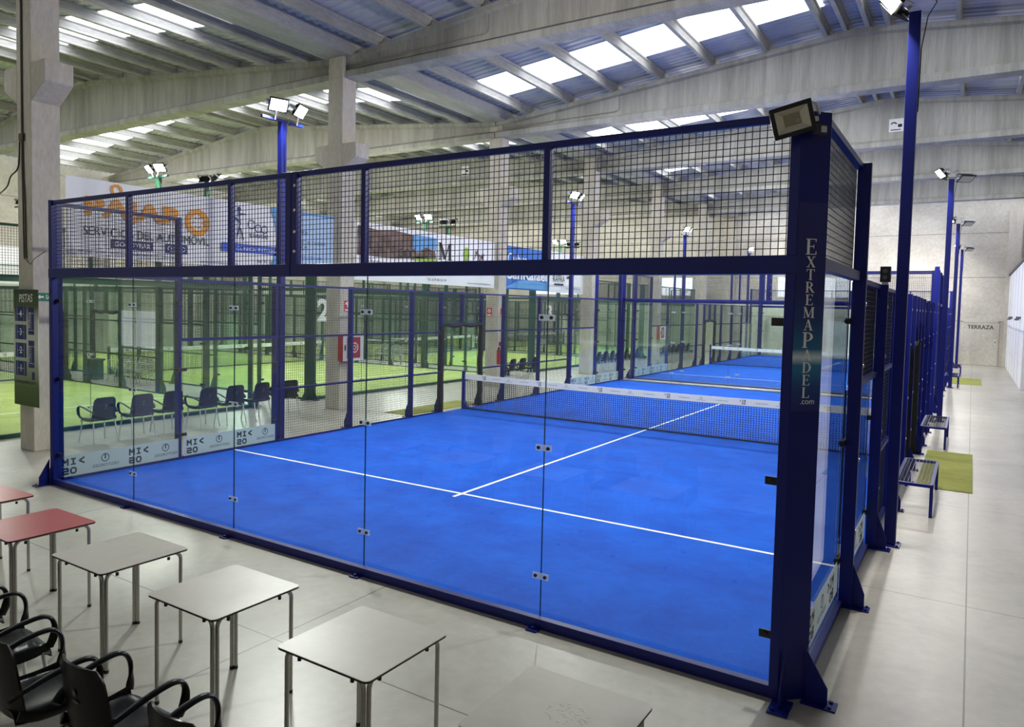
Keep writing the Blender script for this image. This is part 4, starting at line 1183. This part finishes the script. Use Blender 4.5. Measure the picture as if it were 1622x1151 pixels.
ext = thing('fire_extinguisher', (-2.42 + .33, 14.92, .75), 'dark extinguisher hanging on the third column behind the gate', 'extinguisher')
MB().tube([(0, 0, 0), (0, 0, .05), (0, 0, .42), (0, 0, .48)], .07, 14).build('cylinder', M['red'], ext, smooth=True); MB().box(-.03, .03, -.02, .02, .48, .56).build('valve', M['dark'], ext)

cd = MB()
xw = -2.66 - .245; yf = 1.08 - .235
for dx in (.24, .31):
    cd.tube(smoothpath([(xw + dx + .03, yf - .014, 3.2 + dx * .4), (xw + dx, yf - .014, 3.4), (xw + dx - .02, yf - .014, 4.2), (xw + .2 + (dx - .24) * .4, yf - .014, 5.3), (xw + .2 + (dx - .24) * .4, yf - .014, 8.1)], 4), .011, 8)
cd.tube(smoothpath([(xw + .3, yf - .012, 3.3), (xw + .36, yf - .014, 3.24), (xw + .48, yf - .02, 3.2), (-1.6, .5, 3.25), (-.12, -.03, 3.3)], 5), .006, 6)
cd.box(xw + .14, xw + .28, yf - .04, yf, 5.28, 5.4)
o = cd.build('conduit', M['tube'], smooth=True); tag(o, 'dark cable conduits running up the left column', 'conduit')
cd = MB(); cd.tube(smoothpath([(xw + .16, yf - .03, 5.27), (xw + .1, yf - .03, 4.85), (xw - .1, yf - .06, 4.7), (xw - .5, yf, 4.5), (xw - 2.5, yf + .4, 4.45), (xw - 7, yf + 1, 4.7)], 6), .012, 6)
tag(cd.build('cable', M['dark'], smooth=True), 'loose cable hanging leftwards from the left column', 'cable')
def beam_conduits(y, lb):
    c = MB()
    for x, z0 in ((-1.1, 8.42), (-.2, 8.46), (1.9, 8.5)):
        c.tube(smoothpath([(x, y - .2, beam_top(x)), (x, y - .13, beam_top(x) - .2), (x, y - .13, z0 + .08), (x - .1, y - .13, z0), (x - .5, y - .13, z0 - .01), (XC + .05, y - .13, z0 - .04)], 4), .012, 6)
    tag(c.build('conduit', M['pink'], smooth=True), lb, 'conduit')
beam_conduits(8.1, 'thin grey conduits along the nearest roof beam')
beam_conduits(15.1, 'thin grey conduits along the second roof beam')
def placard(x, y, z, lb):
    t = thing('placard', (x, y, z), lb, 'placard', 'small white placards on the beams')
    MB().box(0, .42, -.006, 0, 0, .42).build('panel', M['offwhite'], t)
    g = MB(); ring2(g, (.14, -.0075, .22), (1, 0, 0), (0, 0, 1), .1, .04, 20, 160, 12); rect2(g, (.26, -.0075, .14), (1, 0, 0), (0, 0, 1), .12, .1); rect2(g, (.05, -.0075, .05), (1, 0, 0), (0, 0, 1), .3, .03)
    g.build('symbol', M['ink'], t)
placard(8.35, 22.1 - .1, 8.62, 'small white placard on the roof beam beside the near right floodlight pole')
placard(-8.9, 22.1 - .1, 8.55, 'small white placard on a roof beam above the green courts')

# ------------------------------------------------------------------ banners between the columns
BX = -2.36
def banner(y0, y1, z0, z1, mat, lb):
    def f(u, v):
        return (.015 * math.sin(u * 21) * (1 - v) + .01 * math.sin(u * 9 + v * 3), y0 + (y1 - y0) * u, z0 + (z1 - z0) * v - .05 * math.sin(u * math.pi) * (1 - v) * 0)
    o = MB().surf(f, 60, 8, .003).build('banner', mat, None, smooth=True); o.location = (BX, 0, 0)
    tag(o, lb, 'banner', 'advertising banners between the columns')
    for yy, d in ((y0, -1), (y1, 1)):
        for zz in (z0 + .05, z1 - .04):
            MB().tube([(0, yy - d * .01, zz), (-.03, yy + d * .06, zz + .03), (-.06, yy + d * .12, zz + .04)], .006, 6).build('tie_cord', M['offwhite'], o)
    return o
Yd, Zd = (0, 1, 0), (0, 0, 1)
IX = .03
def ink(parent, mat, name, fn):
    mb = MB(); fn(mb); return mb.build(name, mat, parent)
b1 = banner(1.36, 7.72, 3.38, 4.77, M['banner'], 'white banner with orange letters and a clinic advert, between the first two columns')
def f(mb):
    text(mb, 'PAJAR', (IX, 1.68, 4.02), Yd, Zd, h=.44, w=1.95, bold=.04); ring2(mb, (IX, 3.93, 4.22), Yd, Zd, .27, .11); ring2(mb, (IX, 2.26, 4.63), Yd, Zd, .11, .045)
    for k in range(6): a = k * math.pi / 3; disc2(mb, (IX, 3.93 + .1 * math.cos(a), 4.22 + .1 * math.sin(a)), Yd, Zd, .025, .025, 8)
ink(b1, M['orange'], 'logo_lettering', f)
def f(mb):
    text(mb, 'SERVICIOS DEL AUTOMÓVIL', (IX, 1.65, 3.77), Yd, Zd, h=.2, w=2.55)
    text(mb, 'NEUMÁTICOS · MECÁNICA · ELECTRICIDAD · DIAGNOSIS', (IX, 1.55, 3.46), Yd, Zd, h=.05, w=2.0); text(mb, 'www.serviciosdelautomovil.es', (IX, 4.0, 3.42), Yd, Zd, h=.05, w=.9)
ink(b1, M['ink'], 'banner_lettering', f)
ink(b1, M['navyink'], 'badge', lambda mb: (rect2(mb, (IX, 2.15, 3.57), Yd, Zd, .82, .16), rect2(mb, (IX, 3.22, 3.56), Yd, Zd, .47, .18)))
def f(mb):
    text(mb, 'GOODYEAR', (IX + .002, 2.21, 3.605), Yd, Zd, h=.09, w=.7, bold=.02); ring2(mb, (IX + .002, 3.455, 3.65), Yd, (0, 0, .35), .2, .02); text(mb, 'VOLVO', (IX + .002, 3.455, 3.62), Yd, Zd, h=.06, w=.25, align='c', bold=.02)
ink(b1, M['whiteink'], 'badge_lettering', f)
ink(b1, M['blueink'], 'blue_bar', lambda mb: rect2(mb, (IX, 4.5, 3.7), Yd, Zd, 1.6, .18))
def f(mb):
    pts = [(IX, 5.75 + .18 * math.sin(t * math.pi), 3.4 + t * 1.36) for t in [i / 12 for i in range(13)]] + [(IX, 7.69, 4.76), (IX, 7.69, 3.4)]
    mb.poly(pts)
ink(b1, M['skyink'], 'blue_panel', f)
ink(b1, M['paleblue'], 'pale_panel', lambda mb: rect2(mb, (IX + .001, 6.35, 3.4), Yd, Zd, 1.34, 1.3))
def f(mb):
    text(mb, 'CLÍNICA INTEGRAL', (IX + .002, 4.85, 3.745), Yd, Zd, h=.09, w=1.2)
ink(b1, M['whiteink'], 'bar_lettering', f)
def f(mb):
    ring2(mb, (IX, 5.25, 4.32), Yd, Zd, .1, .02); ring2(mb, (IX, 5.43, 4.25), Yd, Zd, .09, .02); ring2(mb, (IX, 5.6, 4.24), Yd, Zd, .09, .02)
    text(mb, 'saude', (IX, 5.2, 4.04), Yd, Zd, h=.13, w=.5)
    O = (IX, 4.88, 4.02)
    for a, b in (((0, 0), (.08, .3)), ((.08, .3), (.04, .55)), ((.08, .3), (-.1, .45)), ((.05, .5), (.22, .5)), ((.08, .2), (.16, -.05))): stroke2(mb, O, Yd, Zd, a, b, .03)
    disc2(mb, (IX, 4.93, 4.62), Yd, Zd, .05, .05, 10)
    text(mb, '981 97 37 12', (IX, 5.4, 3.5), Yd, Zd, h=.06, w=.55)
    text(mb, 'ESPECIALIDADES', (IX + .003, 6.45, 4.02), Yd, Zd, h=.08, w=.95); text(mb, 'MÉDICAS', (IX + .003, 6.45, 3.9), Yd, Zd, h=.09, w=.4); text(mb, 'clínico', (IX + .003, 6.45, 4.25), Yd, Zd, h=.11, w=.4)
ink(b1, M['navyink'], 'clinic_lettering', f)
ink(b1, M['cubre'], 'web_lettering', lambda mb: text(mb, 'cpsaude.es', (IX + .003, 6.45, 3.66), Yd, Zd, h=.1, w=.85))

b2 = banner(8.45, 14.95, 3.26, 4.76, M['banner'], 'white banner with brown stone picture and big M, left of the third column')
def f(mb):
    mb.poly([(IX, 8.52, 3.9), (IX, 8.54, 4.66), (IX, 9.3, 4.6), (IX, 9.9, 4.66), (IX, 10.75, 4.6), (IX, 10.7, 4.25), (IX, 10.95, 4.1), (IX, 11.3, 4.3), (IX, 11.75, 4.22), (IX, 11.8, 4.0), (IX, 10.9, 3.96), (IX, 10.0, 3.9)])
ink(b2, M['brown'], 'stone_picture', f)
ink(b2, M['skyink'], 'sky_picture', lambda mb: mb.poly([(IX, 10.77, 4.62), (IX, 11.8, 4.6), (IX, 11.8, 4.25), (IX, 11.3, 4.32), (IX, 10.96, 4.13), (IX, 10.73, 4.28)]))
ink(b2, M['leafink'], 'leaf_picture', lambda mb: (disc2(mb, (IX, 13.33, 4.24), Yd, Zd, .15, .22), rect2(mb, (IX, 10.75, 3.9), Yd, Zd, 1.05, .1)))
def f(mb):
    roman(mb, 'M', (IX, 11.9, 4.0), (0, 1.45, 0), Zd, .5)
    text(mb, 'Casas Rurales con encanto', (IX, 8.7, 3.72), Yd, Zd, h=.09, w=1.4); text(mb, 'Tel. 619 46 56 34', (IX, 11.4, 3.36), Yd, Zd, h=.08, w=.9); text(mb, 'www.mesondelsiglo.es', (IX, 13.4, 3.32), Yd, Zd, h=.07, w=1.3)
    for k in range(3): ring2(mb, (IX + .002, 10.25 + .24 * k, 4.06), Yd, Zd, .13, .035)
ink(b2, M['ink'], 'banner_lettering', f)
ink(b2, M['plumink'], 'scribble_logo', lambda mb: [stroke2(mb, (IX, 13.75, 4.02), Yd, Zd, a, b, .035) for a, b in (((0, .1), (.18, .4)), ((.18, .4), (.3, .05)), ((.3, .05), (.5, .3)), ((.05, .35), (.55, .12)), ((.45, .05), (.55, .3)))])
b3 = banner(15.5, 18.62, 3.25, 4.72, M['cubre'], 'blue Cubre SanRafael banner right of the third column')
ink(b3, M['skyink'], 'wave', lambda mb: mb.poly([(IX, 15.6, 3.3), (IX, 16.4, 3.55), (IX, 17.3, 3.62), (IX, 18.5, 3.52), (IX, 18.5, 3.28)]))
def f(mb):
    text(mb, 'Cubre', (IX + .002, 15.72, 4.12), Yd, Zd, h=.36, w=1.3); text(mb, 'SanRafael', (IX + .002, 15.72, 3.6), Yd, Zd, h=.38, w=2.75, bold=.03)
ink(b3, M['whiteink'], 'banner_lettering', f)
b4 = banner(18.66, 21.5, 3.22, 4.76, M['banner'], 'white RAFRA banner left of the fourth column')
def f(mb):
    text(mb, 'RAFRA', (IX, 18.95, 3.62), Yd, Zd, h=.26, w=.95); rect2(mb, (IX, 19.05, 3.5), Yd, Zd, .75, .07); ring2(mb, (IX, 19.4, 4.2), Yd, Zd, .3, .05)
    text(mb, 'copadeza', (IX, 20.45, 4.05), Yd, Zd, h=.14, w=.8, bold=.02); rect2(mb, (IX, 20.1, 3.78), Yd, Zd, .45, .1); text(mb, 'Sigüeiro · Tel. 981 69 13 25', (IX, 20.0, 3.36), Yd, Zd, h=.06, w=1.2)
    ring2(mb, (IX, 20.25, 4.12), Yd, Zd, .1, .04)
ink(b4, M['ink'], 'banner_lettering', f)
# white pane banners on the left wall
b5 = MB().box(0, .01, 2.0, 12.0, 3.2, 4.9).build('banner', M['banner']); b5.location = (XL - .598, 0, 0); tag(b5, 'plain white banner high on the far left wall', 'banner')
